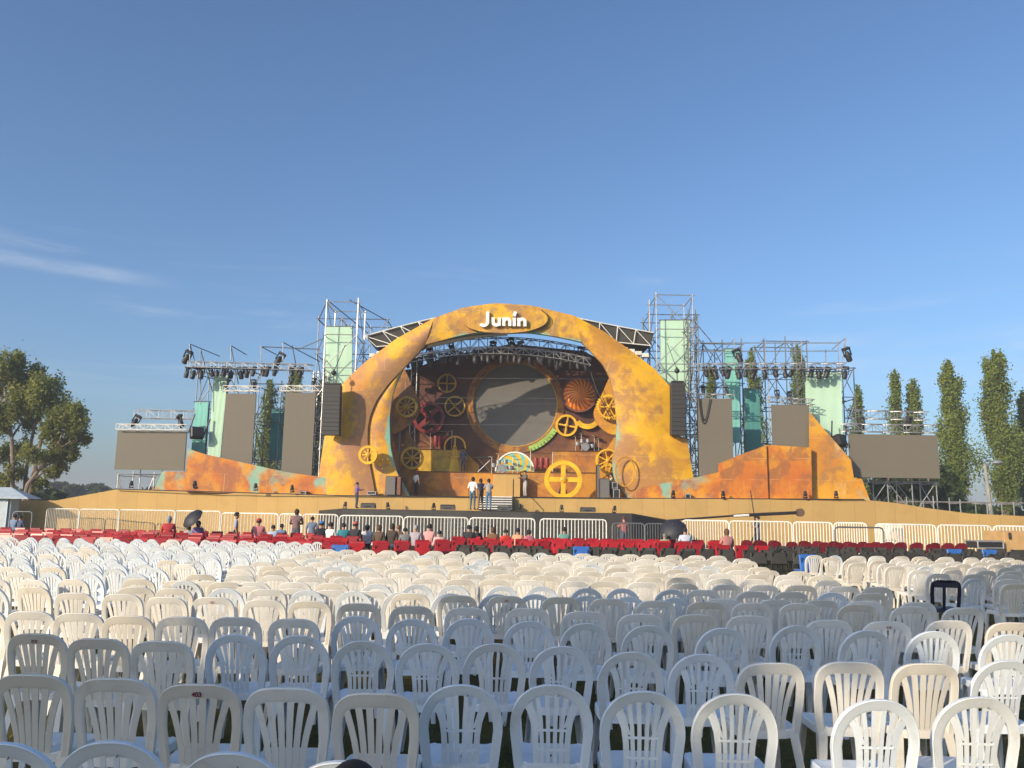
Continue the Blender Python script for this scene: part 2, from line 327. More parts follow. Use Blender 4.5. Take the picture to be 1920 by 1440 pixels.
for px0, px1, py, Y in ((216, 650, 918, 48.6), (650, 1180, 931.5, 46.4), (1180, 1620, 935, 46.6)):
    a = at(px0, 917.5 if px0 == 216 else (930 if px0 == 650 else 935), Y if px0 != 650 else 46.5); b = at(px1, 930 if px1 == 650 else (935 if px1 == 1180 else 937), 46.5 if px1 < 1600 else 47.2)
    mb.tube(a + Vector((0, -.03, .02)), b + Vector((0, -.03, .02)), .03)
mb.build('edge_trim', M_blackstage, deck)
# black forestage
plat = thing('forestage', (at(940, 960, 42).x, 42, 0), 'low black forestage jutting from the stage behind the white barriers', 'stage')
outl = [(598, 957.5, 45.9), (640, 953.5, 43.5), (1000, 960.5, 42.0), (1185, 962.5, 42.0), (1255, 977, 43.5), (1255, 975, 46.0), (598, 957, 46.3)]
tops = [at(*p) for p in outl]
mb = MB(); n = len(tops); vs = [tuple(p) for p in tops] + [(p.x, p.y, 0) for p in tops]
mb.add(vs, [tuple(range(n))] + [(i, (i + 1) % n, n + (i + 1) % n, n + i) for i in range(n)]); mb.build('platform', M_blackstage, plat, smooth=False)
mb = MB()
for px in range(835, 915, 8): mb.tube(at(px, 972, 41.7), at(px, 1008, 41.7), .022)
for py in range(974, 1008, 7): mb.tube(at(835, py, 41.68), at(913, py, 41.68), .022)
mb.build('front_grating', M_steeld, plat)
# steps to the deck
st = thing('stage_steps', (at(928, 956, 44.8).x, 45.4, PLAT), 'black steps with pale nosings climbing from forestage to deck', 'steps')
a = at(897, 955, 45); b = at(960, 955, 45)
for i in range(6):
    z0 = PLAT + (DECK - PLAT) * i / 6; z1 = PLAT + (DECK - PLAT) * (i + 1) / 6; y = 44.9 + .25 * i
    m = MB(); m.box(((a.x + b.x) / 2, (y + 46.4) / 2, z1 - .07), (b.x - a.x, 46.4 - y, .12)); m.build('step', M_blackstage, st)
    m = MB(); m.box(((a.x + b.x) / 2, y - .02, z1 - .03), (b.x - a.x, .03, .055)); m.build('nosing', M_white, st)
m = MB(); m.tube((b.x + .06, 44.8, PLAT), (b.x + .06, 44.8, PLAT + .95), .03); m.tube((b.x + .06, 44.8, PLAT + .95), (b.x + .06, 46.3, DECK + .95), .03); m.tube((b.x + .06, 46.3, DECK), (b.x + .06, 46.3, DECK + .95), .03); m.build('handrail', M_black, st)

# ------------------------------------------------------------------ the arch
YA = 48.0
def resample(pts, n, smooth=0):
    P = [np.array(p, float) for p in pts]; d = np.r_[0, np.cumsum([np.linalg.norm(P[i + 1] - P[i]) for i in range(len(P) - 1)])]; t = np.linspace(0, d[-1], n)
    A = np.array(P); o = np.c_[np.interp(t, d, A[:, 0]), np.interp(t, d, A[:, 1])]
    for _ in range(smooth): o[1:-1] = (o[:-2] + 2 * o[1:-1] + o[2:]) / 4
    return o
def strip(outer, inner, n, m, Y, bulge, thick, flip=False, so=2, si=3):
    A = resample(outer, n, so); B = resample(inner, n, si); mb = MB(); vs = []; att = []
    for i in range(n):
        for j in range(m + 1):
            s = j / m; p = A[i] * (1 - s) + B[i] * s; q = at(p[0], p[1], Y); q.y -= bulge * math.sin(math.pi * s); vs.append(q); att.append(s)
    nb = len(vs)
    for i in range(n):
        for s, P in ((0, A[i]), (1, B[i])): q = at(P[0], P[1], Y); q.y += thick; vs.append(q); att.append(float(s))
    f = [(i * (m + 1) + j, i * (m + 1) + j + 1, (i + 1) * (m + 1) + j + 1, (i + 1) * (m + 1) + j) for i in range(n - 1) for j in range(m)]
    for i in range(n - 1):
        f.append((i * (m + 1), (i + 1) * (m + 1), nb + 2 * (i + 1), nb + 2 * i)); f.append((i * (m + 1) + m, nb + 2 * i + 1, nb + 2 * (i + 1) + 1, (i + 1) * (m + 1) + m)); f.append((nb + 2 * i, nb + 2 * i + 1, nb + 2 * i + 3, nb + 2 * i + 2))
    f.append(tuple(range(m + 1)) + (nb + 1, nb)); e = (n - 1) * (m + 1); f.append(tuple(e + j for j in range(m, -1, -1)) + (nb + 2 * (n - 1), nb + 2 * (n - 1) + 1))
    mb.add(vs, f); mb.att = att; return mb
arch = thing('stage_arch', (at(950, 932, YA).x, YA, DECK), 'huge rust and gold painted arch framing the stage mouth', 'arch')
strip([(814, 596), (743, 635), (688, 676), (658, 703), (636, 727), (632, 745), (631, 812), (609, 815), (596, 900), (597, 936)],
      [(798, 646), (757, 690), (728, 720), (706, 750), (694, 778), (689.5, 800), (689, 850), (701, 913), (704, 936)], 70, 10, YA, .22, .3, so=0).build('leg_panel', M_arch, arch, label='broad rust and gold left leg of the arch')
strip([(757, 690), (728, 720), (706, 750), (694, 778), (689.5, 800), (689, 850), (701, 913), (704, 936)],
      [(757, 690), (745, 715), (735, 742), (730, 785), (732, 840), (743, 884), (767, 928), (770, 936)], 50, 8, YA + .18, .10, .25).build('inner_panel', M_arch_i, arch, label='inner strip of the left leg with teal edge')
strip([(814, 596), (870, 576), (930, 568), (1000, 573), (1077, 592)], [(798, 646), (850, 632), (892, 623), (950, 625), (990, 623), (1040, 630), (1090, 641)], 40, 6, YA - .05, .08, .3).build('crown_panel', M_crown, arch, label='mottled gold crown panel that carries the sign')
strip([(1077, 592), (1130, 620), (1180, 655), (1228, 692), (1258, 727), (1260, 812), (1288, 822), (1300, 895), (1301, 936)],
      [(1090, 641), (1130, 682), (1143, 706), (1152, 745), (1157, 790), (1155, 830), (1148, 866), (1152, 900), (1178, 936)], 70, 10, YA, .30, .3, so=0).build('leg_panel', M_arch_r, arch, label='broad golden right leg of the arch')
MB().prism([at(x_, y_, 50.55) for x_, y_ in ((716, 655), (800, 637), (797, 647), (757, 692), (728, 722), (706, 752), (688, 764), (690, 684))], (0, .04, 0)).build('added_shade_cloth', M_blackstage, arch, smooth=False)  # unseen black cloth added behind the left leg to keep sun off the backdrop
oval = [(888, 580), (930, 570), (980, 572), (1015, 581), (1033, 596), (1022, 611), (990, 622), (950, 626), (905, 623), (868, 612), (862, 596)]
ov = resample(oval + [oval[0]], 48, 4)[:-1]
MB().prism([at(p[0], p[1], YA - .36) for p in ov], (0, .22, 0)).build('oval_panel', M_crown, arch)
mb = MB(); mb.path([at(p[0], p[1], YA - .37) for p in resample([(1015, 581), (1033, 596), (1022, 611), (990, 622), (950, 626), (905, 623)], 22, 2)], .03); mb.build('oval_rim', M_blackstage, arch)

# lettering: strokes of a round bold sans
def stroke(mb, pts, wd, Y, th=.22):
    P = [Vector((p[0], 0, p[1])) for p in pts]; n = len(P); Lp = []; Rp = []
    for i in range(n):
        d = (P[min(i + 1, n - 1)] - P[max(i - 1, 0)]).normalized(); nn = Vector((-d.z, 0, d.x)); Lp.append(P[i] + nn * wd / 2); Rp.append(P[i] - nn * wd / 2)
    vs = [p + Vector((0, Y, 0)) for p in Lp + Rp] + [p + Vector((0, Y + th, 0)) for p in Lp + Rp]; f = []
    for i in range(n - 1): f += [(i, i + 1, n + i + 1, n + i), (2 * n + i, 3 * n + i, 3 * n + i + 1, 2 * n + i + 1), (i, 2 * n + i, 2 * n + i + 1, i + 1), (n + i, n + i + 1, 3 * n + i + 1, 3 * n + i)]
    f += [(0, n, 3 * n, 2 * n), (n - 1, 3 * n - 1, 4 * n - 1, 2 * n - 1)]
    mb.add(vs, f)
sg0 = at(898, 610, YA - .60); sg1 = at(989, 611, YA - .60); u = (sg1.x - sg0.x) / 91.0      # u: one pixel of the photograph in metres
sign = thing('letter_sign', (at(944, 612, YA - .6).x, YA - .6, sg0.z), 'big white raised letters reading Junín across the crown of the arch', 'sign')
def arc(cx, cz, r, a0, a1, n=12): return [(cx + r * math.cos(R(a0 + (a1 - a0) * i / n)), cz + r * math.sin(R(a0 + (a1 - a0) * i / n))) for i in range(n + 1)]
def letter(pts_list, wd=5.9):
    mb = MB()
    for q, pts in enumerate(pts_list): stroke(mb, [(sg0.x + x * u, sg0.z + (z - 1.0 + (x * -.008)) * u) for x, z in pts], wd * u, YA - .61 - .008 * q, .22 - .012 * q)
    mb.build('letter', M_letter, sign, smooth=False)
letter([[(16, 28), (16, 8.5)] + arc(8.5, 8.5, 7.5, 0, -140)])
letter([[(26.5, 17), (26.5, 8.5)] + arc(32.2, 8, 5.7, 180, 360) + [(37.9, 17)], [(37.9, 17), (37.9, 1)]])
letter([[(46.5, 17), (46.5, 1)], [(46.5, 8.5)] + arc(52.2, 9.2, 5.7, 180, 0) + [(57.9, 1)]])
letter([[(66, 17), (66, 1)], [(65.4, 20.5), (68.4, 29)]])
letter([[(74.8, 17), (74.8, 1)], [(74.8, 8.5)] + arc(80.5, 9.2, 5.7, 180, 0) + [(86.2, 1)]])

# ------------------------------------------------------------------ inside of the arch
YB = 54.6
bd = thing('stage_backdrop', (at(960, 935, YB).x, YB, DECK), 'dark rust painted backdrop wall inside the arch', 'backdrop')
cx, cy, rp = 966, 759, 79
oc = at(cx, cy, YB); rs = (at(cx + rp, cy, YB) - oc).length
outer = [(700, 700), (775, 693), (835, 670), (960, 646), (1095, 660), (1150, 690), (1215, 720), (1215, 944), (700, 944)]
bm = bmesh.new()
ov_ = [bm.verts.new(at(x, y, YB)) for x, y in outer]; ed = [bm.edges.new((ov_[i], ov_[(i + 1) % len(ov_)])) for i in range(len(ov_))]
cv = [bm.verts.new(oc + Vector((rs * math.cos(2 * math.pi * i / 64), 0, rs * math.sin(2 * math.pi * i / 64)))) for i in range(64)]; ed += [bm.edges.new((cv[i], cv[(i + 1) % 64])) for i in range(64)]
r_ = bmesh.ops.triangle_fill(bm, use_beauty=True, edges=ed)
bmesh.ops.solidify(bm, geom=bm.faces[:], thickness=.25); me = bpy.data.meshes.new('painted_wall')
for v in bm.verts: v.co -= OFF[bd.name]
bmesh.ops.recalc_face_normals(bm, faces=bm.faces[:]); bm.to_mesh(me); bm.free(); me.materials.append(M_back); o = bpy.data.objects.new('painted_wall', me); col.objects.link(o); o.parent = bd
M_ringp = patina('ring_paint', (.42, .19, .03), (.27, .11, .03), (.16, .08, .05), None, .6, .02, seed=14)
MB().ring(oc, rs * 1.0, rs * 1.16, -.32, -.06, 72).build('screen_surround', M_ringp, bd)
MB().ring(oc, rs * 1.16, rs * 1.42, -.16, -.03, 40, R(195), R(330)).build('lower_surround', M_ringp, bd)
csc = thing('round_screen', (oc.x, YB - .1, oc.z - rs), 'large round dark grey screen in the middle of the backdrop', 'screen')
MB().disc(oc, rs * .985, -.1, .15, 72).build('screen_face', mat('round_led', (.135, .13, .118), .55, .05, 1.0), csc)
MB().ring(oc, rs * .985, rs * 1.0, -.2, .1, 72).build('rim', M_ochre, csc)
g_ = MB(); g_.ring(oc, rs * 1.04, rs * 1.17, -.42, -.34, 20, R(-72), R(-32)); sc_ = g_.build('scale_plate', mat('lime_paint', (.30, .48, .10), .6, .15, 2), bd)
m = MB()
for k in range(9): t = R(-70 + 4.4 * k); m.tube(oc + Vector((rs * 1.11 * math.cos(t), -.43, rs * 1.11 * math.sin(t))), oc + Vector((rs * 1.16 * math.cos(t), -.43, rs * 1.16 * math.sin(t))), .03, n=4)
m.build('scale_marking', M_blackstage, sc_)
m = MB(); m.ring(at(1101, 778, YB - .5), .62, .95, -.1, .1, 18, R(215), R(325)); m.build('curved_bracket', M_yellow, bd)
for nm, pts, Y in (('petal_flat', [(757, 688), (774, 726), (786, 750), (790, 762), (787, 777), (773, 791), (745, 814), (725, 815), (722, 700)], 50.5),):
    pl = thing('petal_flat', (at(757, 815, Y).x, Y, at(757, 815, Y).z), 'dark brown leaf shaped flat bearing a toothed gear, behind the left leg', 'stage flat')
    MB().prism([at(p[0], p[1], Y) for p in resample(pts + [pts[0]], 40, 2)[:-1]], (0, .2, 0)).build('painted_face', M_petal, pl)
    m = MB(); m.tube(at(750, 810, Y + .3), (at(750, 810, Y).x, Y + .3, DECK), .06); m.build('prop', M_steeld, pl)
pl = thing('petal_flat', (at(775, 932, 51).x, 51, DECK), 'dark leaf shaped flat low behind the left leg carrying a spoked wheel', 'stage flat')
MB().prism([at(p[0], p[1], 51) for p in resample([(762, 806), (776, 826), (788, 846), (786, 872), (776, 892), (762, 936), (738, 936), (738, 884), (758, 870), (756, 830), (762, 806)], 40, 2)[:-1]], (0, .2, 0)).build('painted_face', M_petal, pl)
pl = thing('petal_flat', (at(1135, 818, 50.5).x, 50.5, at(1135, 818, 50.5).z), 'gold leaf shaped flat with toothed gear tucked behind the right leg', 'stage flat')
MB().prism([at(p[0], p[1], 50.5) for p in resample([(1145, 702), (1128, 740), (1112, 772), (1116, 790), (1130, 806), (1146, 816), (1172, 812), (1172, 702), (1145, 702)], 40, 1)[:-1]], (0, .2, 0)).build('painted_face', M_arch_r, pl)
pl = thing('petal_flat', (at(1140, 936, 50.2).x, 50.2, DECK), 'gold leaf shaped flat low beside the right leg with a spoked wheel', 'stage flat')
MB().prism([at(p[0], p[1], 50.2) for p in resample([(1152, 820), (1138, 842), (1122, 866), (1116, 888), (1124, 916), (1140, 940), (1180, 940), (1176, 820), (1152, 820)], 40, 1)[:-1]], (0, .2, 0)).build('painted_face', M_arch_r, pl)

def wheel(px, py, rp, Y, mt, spokes, label, teeth=0, rim=.22, hub=.16, tilt=0.0, sw=.13, hubm=None):
    c = at(px, py, Y); r = rp * c.y / F * 1.01
    t = thing('gear_wheel' if teeth else 'spoked_wheel', (c.x, Y, c.z - r), label, 'gear' if teeth else 'wheel')
    MB().ring(c, r * (1 - rim), r * (.9 if teeth else 1), -.12, .10, 48 if not teeth else teeth * 4, teeth=teeth, th=r * .1).build('rim', mt, t)
    for k in range(spokes):
        a = tilt + 2 * math.pi * k / spokes; d = Vector((math.cos(a), 0, math.sin(a))); n_ = Vector((-d.z, 0, d.x)); a0 = c + d * (r * hub * .7); a1 = c + d * (r * (1 - rim * .8)); h = n_ * (r * sw / 2)
        MB().prism([a0 - h + Vector((0, -.07, 0)), a1 - h + Vector((0, -.07, 0)), a1 + h + Vector((0, -.07, 0)), a0 + h + Vector((0, -.07, 0))], (0, .12, 0)).build('spoke', mt, t)
    MB().disc(c, r * hub, -.16, .12, 20, .05).build('hub', hubm or mt, t)
    return t, c, r
wheel(763, 763, 21, 50.1, M_ochre, 10, 'ochre toothed gear on the dark leaf shaped flat', 24, .25, .2, sw=.08)
wheel(838, 719, 18, 54.2, M_ochre, 4, 'ochre four spoked wheel high on the backdrop above the red wheel', rim=.16, tilt=0, sw=.16)
wheel(853, 762, 19.5, 54.2, M_ochre, 4, 'thin ochre wheel with crossed spokes between red wheel and round screen', rim=.14, tilt=R(42), sw=.12)
wheel(804, 783, 30, 54.0, M_red, 4, 'large dark red wheel with broad crossed spokes', rim=.2, tilt=R(45), sw=.26)
tw, c5, r5 = wheel(853, 838, 20.5, 53.3, M_yellow, 2, 'brass flywheel on a tapering stand upon the upper riser', rim=.13, tilt=R(90), sw=.12)
MB().prism([c5 + Vector((-.12, .0, 0)), c5 + Vector((.12, 0, 0)), c5 + Vector((.36, 0, -1.65)), c5 + Vector((-.36, 0, -1.65))], (0, .2, 0)).build('stand', M_yellow, tw)
wheel(773, 859, 21, 50.7, M_ochre, 8, 'ochre eight spoked wheel in the shade behind the left leg', rim=.2, hub=.22, sw=.1)
wheel(690, 853, 17.5, YA - .75, M_yellow, 8, 'bright yellow eight spoked wheel fixed on the left arch leg', rim=.28, hub=.24, sw=.12)
tw, c8, r8 = wheel(1062, 798, 20.5, 54.1, M_yellow, 4, 'yellow four spoked wheel right of the round screen', rim=.2, tilt=R(80), sw=.14)
wheel(1141, 763, 24, 50.1, M_yellow, 6, 'yellow toothed gear half hidden behind the right arch leg', 28, .22, .16, sw=.1)
tw, c11, r11 = wheel(1056, 899, 35, 48.6, M_yellow, 4, 'largest bright yellow wheel with a cross of spokes, standing at deck front', rim=.22, tilt=0, sw=.24)
m = MB(); m.tube(c11 + Vector((-.3, .5, -r11)), c11 + Vector((0, .2, 0)), .05); m.tube(c11 + Vector((.3, .5, -r11)), c11 + Vector((0, .2, 0)), .05); m.build('back_stay', M_blackstage, tw)
wheel(1139, 864, 22, 49.9, M_yellow, 7, 'yellow seven spoked wheel on the low flat by the right leg', rim=.14, hub=.14, sw=.08)
wheel(1140, 890, 20, 49.4, M_yellow, 5, 'small yellow toothed gear in front of the low flat by the right leg', 26, .2, .16, sw=.1)
c = at(1172, 884, YA - .62); t = thing('embossed_ring', (c.x, YA - .6, c.z - .8), 'oval gold ring embossed low on the right arch leg', 'ornament')
m = MB(); m.path([c + Vector((.55 * math.cos(R(a)), .05, .85 * math.sin(R(a)))) for a in range(0, 361, 12)], .04); m.build('ring', M_arch_r, t)
# striped disc
c = at(1086, 740, 53.7); r = 30.5 * c.y / F; t = thing('striped_disc', (c.x, 53.7, c.z - r), 'domed disc with swirling red and orange stripes on the backdrop', 'disc')
n = 80; m = MB()
mO = mat('stripe_orange', (.80, .34, .02), .5, .15, 2); mR = mat('stripe_red', (.58, .07, .015), .5, .15, 2)
rings = [0.03, .2, .4, .6, .8, 1.0]; vs = []
for q in rings:
    for i in range(n): a = 2 * math.pi * i / n + q * .55; vs.append(c + Vector((r * q * math.cos(a), -.5 * (1 - q * q), r * q * math.sin(a))))
b0 = m.add(vs, [])
for k in range(len(rings) - 1):
    for i in range(n): m.f.append((b0 + k * n + i, b0 + k * n + (i + 1) % n, b0 + (k + 1) * n + (i + 1) % n, b0 + (k + 1) * n + i)); m.m.append((i // 2) % 2)
m.cur = 1; m.build('striped_dome', [mO, mR], t, ang=60); MB().ring(c, r * .98, r * 1.1, -.05, .4, 48).build('rim', mat('maroon', (.16, .05, .03), .6, .2, 2), t)

# risers on the deck
def riser(px0, px1, py0, Y, depth, label, mt=None, z0=DECK):
    a = at(px0, py0, Y); b = at(px1, py0, Y); t = thing('stage_riser', ((a.x + b.x) / 2, Y, z0), label, 'riser'); z = (a.z + b.z) / 2
    MB().bbox(((a.x + b.x) / 2, Y + depth / 2, (z0 + z) / 2), (b.x - a.x, depth, z - z0 - .06), .02).build('painted_body', mt or M_riser, t)
    MB().bbox(((a.x + b.x) / 2, Y + depth / 2 - .04, z - .025), (b.x - a.x + .08, depth + .06, .05), .01).build('top_board', mat('riser_top', (.12, .06, .02), .7, .2, 2), t); return z, t
zl, _ = riser(760, 928, 884, 51.5, 2.6, 'orange painted lower riser left of the drum platform')
zr, _ = riser(977, 1128, 885, 51.5, 2.6, 'orange painted lower riser right of the drum platform')
zul, _ = riser(784, 866, 842, 53.4, 1.0, 'ochre upper riser behind the brass flywheel', M_ochre, zl)
m = MB(); m.prism([at(866, 842, 53.5), at(898, 872, 53.5), at(898, 888, 53.5), at(866, 888, 53.5)], (0, .9, 0)); m.build('ramp_wedge', M_riser, _)
zur, _ = riser(1038, 1124, 845, 53.4, 1.0, 'rust coloured upper riser under the small drum kit', None, zr)
zc, tdp = riser(925, 976, 887, 50.4, 3.0, 'tan box platform under the central drum kit above the steps', M_tan)
# spiral disc and drum kits
c = at(965, 884, 52.6); r = 37 * c.y / F; t = thing('spiral_disc', (c.x, 52.6, c.z), 'half round panel of swirling teal and yellow stripes with white rim', 'disc')
mT = mat('stripe_teal', (.16, .50, .42), .5, .1, 2); m = MB(); n = 48; vs = []; rings = [.02 + .91 * k / 24 for k in range(25)]
for q in rings:
    for i in range(n + 1): a = math.pi * i / n; vs.append(c + Vector((r * q * math.cos(a), 0, r * q * math.sin(a))))
m.add(vs, [])
for k in range(len(rings) - 1):
    for i in range(n): m.f.append((k * (n + 1) + i, k * (n + 1) + i + 1, (k + 1) * (n + 1) + i + 1, (k + 1) * (n + 1) + i)); m.m.append((int(i + 100 - k * .9) // 5) % 2)
m.cur = 1; m.build('striped_face', [M_yellow, mT], t, smooth=False); MB().ring(c, r * .93, r, -.06, .12, 40, 0, math.pi).build('white_rim', M_letter, t)
M_drum = mat('drum_shell', (.30, .30, .31), .25, .2, 5, metal=.4); M_skin = mat('drum_skin', (.7, .69, .65), .5, .05, 4); M_cym = mat('cymbal', (.45, .32, .12), .3, .2, 4, metal=.8); M_chrome = mat('chrome', (.6, .6, .62), .2, .05, 4, metal=1)
def drum_kit(px, Y, z, label, s=1.0):
    c = at(px, 900, Y); c.z = z; t = thing('drum_kit', tuple(c), label, 'drum kit', 'drum kits on the stage')
    MB().disc(c + Vector((0, -.1, .3 * s)), .28 * s, -.22, .22, 24).build('bass_drum', M_drum, t); 
    for dx, dz, rr in ((-.22, .72, .15), (.2, .74, .16), (.52, .38, .21), (-.52, .52, .17)):
        m = MB(); m.lathe(c + Vector((dx * s, 0, dz * s)), [(rr * s, -.12 * s), (rr * s, .12 * s)], 16); m.build('drum', M_drum, t)
    for dx, dz in ((-.65, 1.05), (.65, 1.1), (-.25, 1.25), (.95, .9)):
        m = MB(); m.lathe(c + Vector((dx * s, .1, dz * s)), [(.02, .03), (.24 * s, 0), (.24 * s, -.01), (.02, .01)], 16); cy_ = m.build('cymbal', M_cym, t)
        m = MB(); m.tube(c + Vector((dx * s, .1, 0)), c + Vector((dx * s, .1, dz * s)), .014); m.build('cymbal_stand', M_chrome, t)
drum_kit(941, 51.3, zc, 'large drum kit crowned with cymbals on the central platform')
drum_kit(1097, 53.95, zur, 'smaller drum kit on the rust coloured upper riser', .95)
def percussion(px, Y, z, label):
    c = at(px, 900, Y); c.z = z; t = thing('conga_set', tuple(c), label, 'drums')
    for dx in (-.35, 0, .35): m = MB(); m.lathe(c + Vector((dx, 0, .2)), [(.1, 0), (.17, .35), (.14, .7)], 14); m.build('conga', M_red, t); 
    m = MB(); m.tube(c + Vector((.7, 0, 0)), c + Vector((.7, 0, 1.3)), .02); m.tube(c + Vector((-.7, 0, 0)), c + Vector((-.7, 0, 1.3)), .02); m.tube(c + Vector((-.7, 0, 1.2)), c + Vector((.7, 0, 1.2)), .02); m.build('chime_rack', M_chrome, t)
percussion(825, 53.9, zul, 'dark red hand drums and a bar of chimes on the ochre riser')
percussion(1015, 52.2, zr, 'dark red hand drums and stands beside the spiral panel')
def keyboard(px, Y, z, label):
    c = at(px, 900, Y); c.z = z; t = thing('keyboard_stand', tuple(c), label, 'keyboard')
    MB().bbox(c + Vector((0, 0, .95)), (1.3, .35, .1), .02).build('keyboard', M_black, t)
    m = MB(); m.tube(c + Vector((-.45, 0, 0)), c + Vector((.45, 0, .9)), .025); m.tube(c + Vector((.45, 0, 0)), c + Vector((-.45, 0, .9)), .025); m.build('stand', M_chrome, t)
keyboard(908, 52.4, zl, 'black keyboard on a crossed stand beside the central platform')
def speaker_box(px, py0, py1, wpx, Y, label, mt=None, z0=None):
    a = at(px, py0, Y); z0 = DECK if z0 is None else z0; h = a.z - z0; wd = wpx * Y / F; t = thing('loudspeaker', (a.x, Y, z0), label, 'loudspeaker')
    MB().bbox((a.x, Y + .4, z0 + h / 2), (wd, .8, h), .03).build('cabinet', M_black, t); MB().bbox((a.x, Y - .012, z0 + h / 2), (wd * .9, .024, h * .94), .006).build('grille', mt or mat('grey_grille', (.13, .125, .12), .6, .1, 40), t)
speaker_box(733, 893, 930, 19, 47.6, 'tall grey loudspeaker stack standing left on the deck')
speaker_box(748, 893, 930, 8, 47.7, 'narrow rust fronted cabinet beside the grey loudspeaker stack', mat('rust_front', (.20, .08, .05), .7, .2, 4))
speaker_box(1134, 897, 932, 19, 47.6, 'grey loudspeaker standing right on the deck beside the flight cases')
speaker_box(1122, 871, 932, 5, 48.2, 'slim black column loudspeaker behind the large yellow wheel')
def flight_case(px, py0, py1, wpx, Y, label, z0=None, dep=.6):
    a = at(px, py0, Y); z0 = at(px, py1, Y).z if z0 is None else z0; h = a.z - z0; wd = wpx * Y / F; t = thing('flight_case', (a.x, Y, z0), label, 'case')
    MB().bbox((a.x, Y + dep / 2, z0 + h / 2), (wd - .03, dep - .03, h - .03), .01).build('panel_body', M_black, t)
    m = MB()
    for sx in (-1, 1):
        for y_ in (Y, Y + dep): m.bbox((a.x + sx * wd / 2, y_, z0 + h / 2), (.05, .05, h), .01)
        m.bbox((a.x + sx * wd / 2, Y + dep / 2, z0 + h - .02), (.05, dep - .05, .05), .01)
    for zz in (z0 + .03, z0 + h - .03):
        for y_ in (Y, Y + dep): m.bbox((a.x, y_, zz), (wd - .05, .05, .05), .01)
    m.build('metal_edging', M_alu, t)
    return t
flight_case(1156, 917, 932, 11, 47.5, 'black flight case with metal edges on the deck by the right loudspeaker', DECK)
flight_case(1153, 904, 916, 9, 47.5, 'smaller flight case stacked on another beside the right loudspeaker')
flight_case(697, 921, 931, 15, 47.3, 'low flight case on the deck left of the grey stack', DECK)
flight_case(1290, 926, 935, 9, 47.0, 'small pale edged case on the deck at the foot of the right arch leg', DECK)
flight_case(569, 921, 927, 9, 47.4, 'small pale edged case on the deck before the left orange flat')
flight_case(1857, 1014, 1029, 47, 33, 'long black flight case with metal corners among the dark chairs', None, .9)
# wedge monitors along the forestage
def wedge(px, py0, py1, wpx, Y, label):
    a = at(px, py0, Y); z0 = at(px, py1, Y).z; h = a.z - z0; wd = wpx * Y / F; t = thing('monitor_wedge', (a.x, Y, z0), label, 'monitor speaker', 'wedge monitors on the forestage')
    pr = [Vector((a.x - wd / 2, Y - .3, z0)), Vector((a.x - wd / 2, Y - .28, z0 + h * .7)), Vector((a.x - wd / 2, Y - .05, z0 + h)), Vector((a.x - wd / 2, Y + .3, z0 + .1)), Vector((a.x - wd / 2, Y + .3, z0))]
    MB().prism(pr, (wd, 0, 0)).build('cabinet', mat('monitor_case', (.06, .058, .055), .6, .3, 9), t, smooth=False)
    m = MB(); m.tube((a.x - wd * .2, Y - .31, z0 + h * .35), (a.x + wd * .2, Y - .31, z0 + h * .35), .02); m.build('handle', M_black, t)
wedge(691, 943, 953, 26, 43.6, 'dark wedge monitor at the purple shirted man\'s feet'); wedge(840, 946, 956, 27, 43.2, 'dark wedge monitor between forestage lamps left of the steps'); wedge(945, 949, 958, 24, 42.9, 'dark wedge monitor lying in front of the steps'); wedge(1102, 951, 960, 28, 42.9, 'dark wedge monitor right of the steps on the forestage')
# ------------------------------------------------------------------ painted wings
def flat(name, polys, Y, th, m, label, cat='stage flat', foot=None, pname='painted_face', back=None):
    allp = [at(x, y, Y) for p in polys for x, y in p]; x = sum(p.x for p in allp) / len(allp); z = min(p.z for p in allp)
    t = thing(name, (x, Y, z), label, cat)
    for i, p in enumerate(polys): MB().prism([at(a, b, Y + .12 * i) for a, b in p], (0, th, 0)).build(pname, m, t, smooth=False)
    return t
def props(t, xs, py, Y, z0, r=.045):
    m = MB()
    for px in xs: a = at(px, py, Y); m.tube((a.x, Y, z0), a, r)
    m.build('prop_pole', M_steeld, t)
M_wing2 = patina('wing_paint_right', (.64, .29, .025), (.52, .15, .03), (.30, .12, .05), None, .36, .10, seed=21)
M_wing3 = patina('wing_paint_fold', (.66, .33, .03), (.54, .22, .03), (.34, .17, .07), None, .3, .17, seed=31)
flat('painted_wing', [[(352, 841), (385, 852), (450, 866), (530, 884), (620, 897), (662, 906), (668, 932), (345, 922)]], 47.9, .3, M_wing, 'low orange flat with teal blotches tapering towards the left arch leg')
flat('painted_wing', [[(304, 884), (348, 884), (349, 922), (288, 920)]], 48.6, .3, M_wing, 'small slanted teal and orange flat under the wide left screen')
flat('painted_wing', [[(1178, 938), (1204, 914), (1255, 904), (1300, 896), (1349, 885), (1349, 938)]], 47.3, .3, M_wing, 'low orange flat with teal dabs at the foot of the right arch leg')
flat('painted_wing', [[(1349, 869), (1395, 850), (1437, 835), (1441, 939), (1349, 939)]], 47.25, .3, M_wing2, 'orange flat with sloping top under the tall right screen')
flat('painted_wing', [[(1437.5, 834), (1521, 839), (1523, 939), (1441.5, 939)]], 47.4, .3, M_wing2, 'bright orange square flat under the medium screen')
flat('painted_wing', [[(1520, 774), (1546, 806), (1566, 828), (1596, 863), (1601, 896), (1616, 898), (1632, 940), (1522, 940)]], 47.9, .3, M_wing3, 'tall gold and teal flat sloping down before the wide right screen')

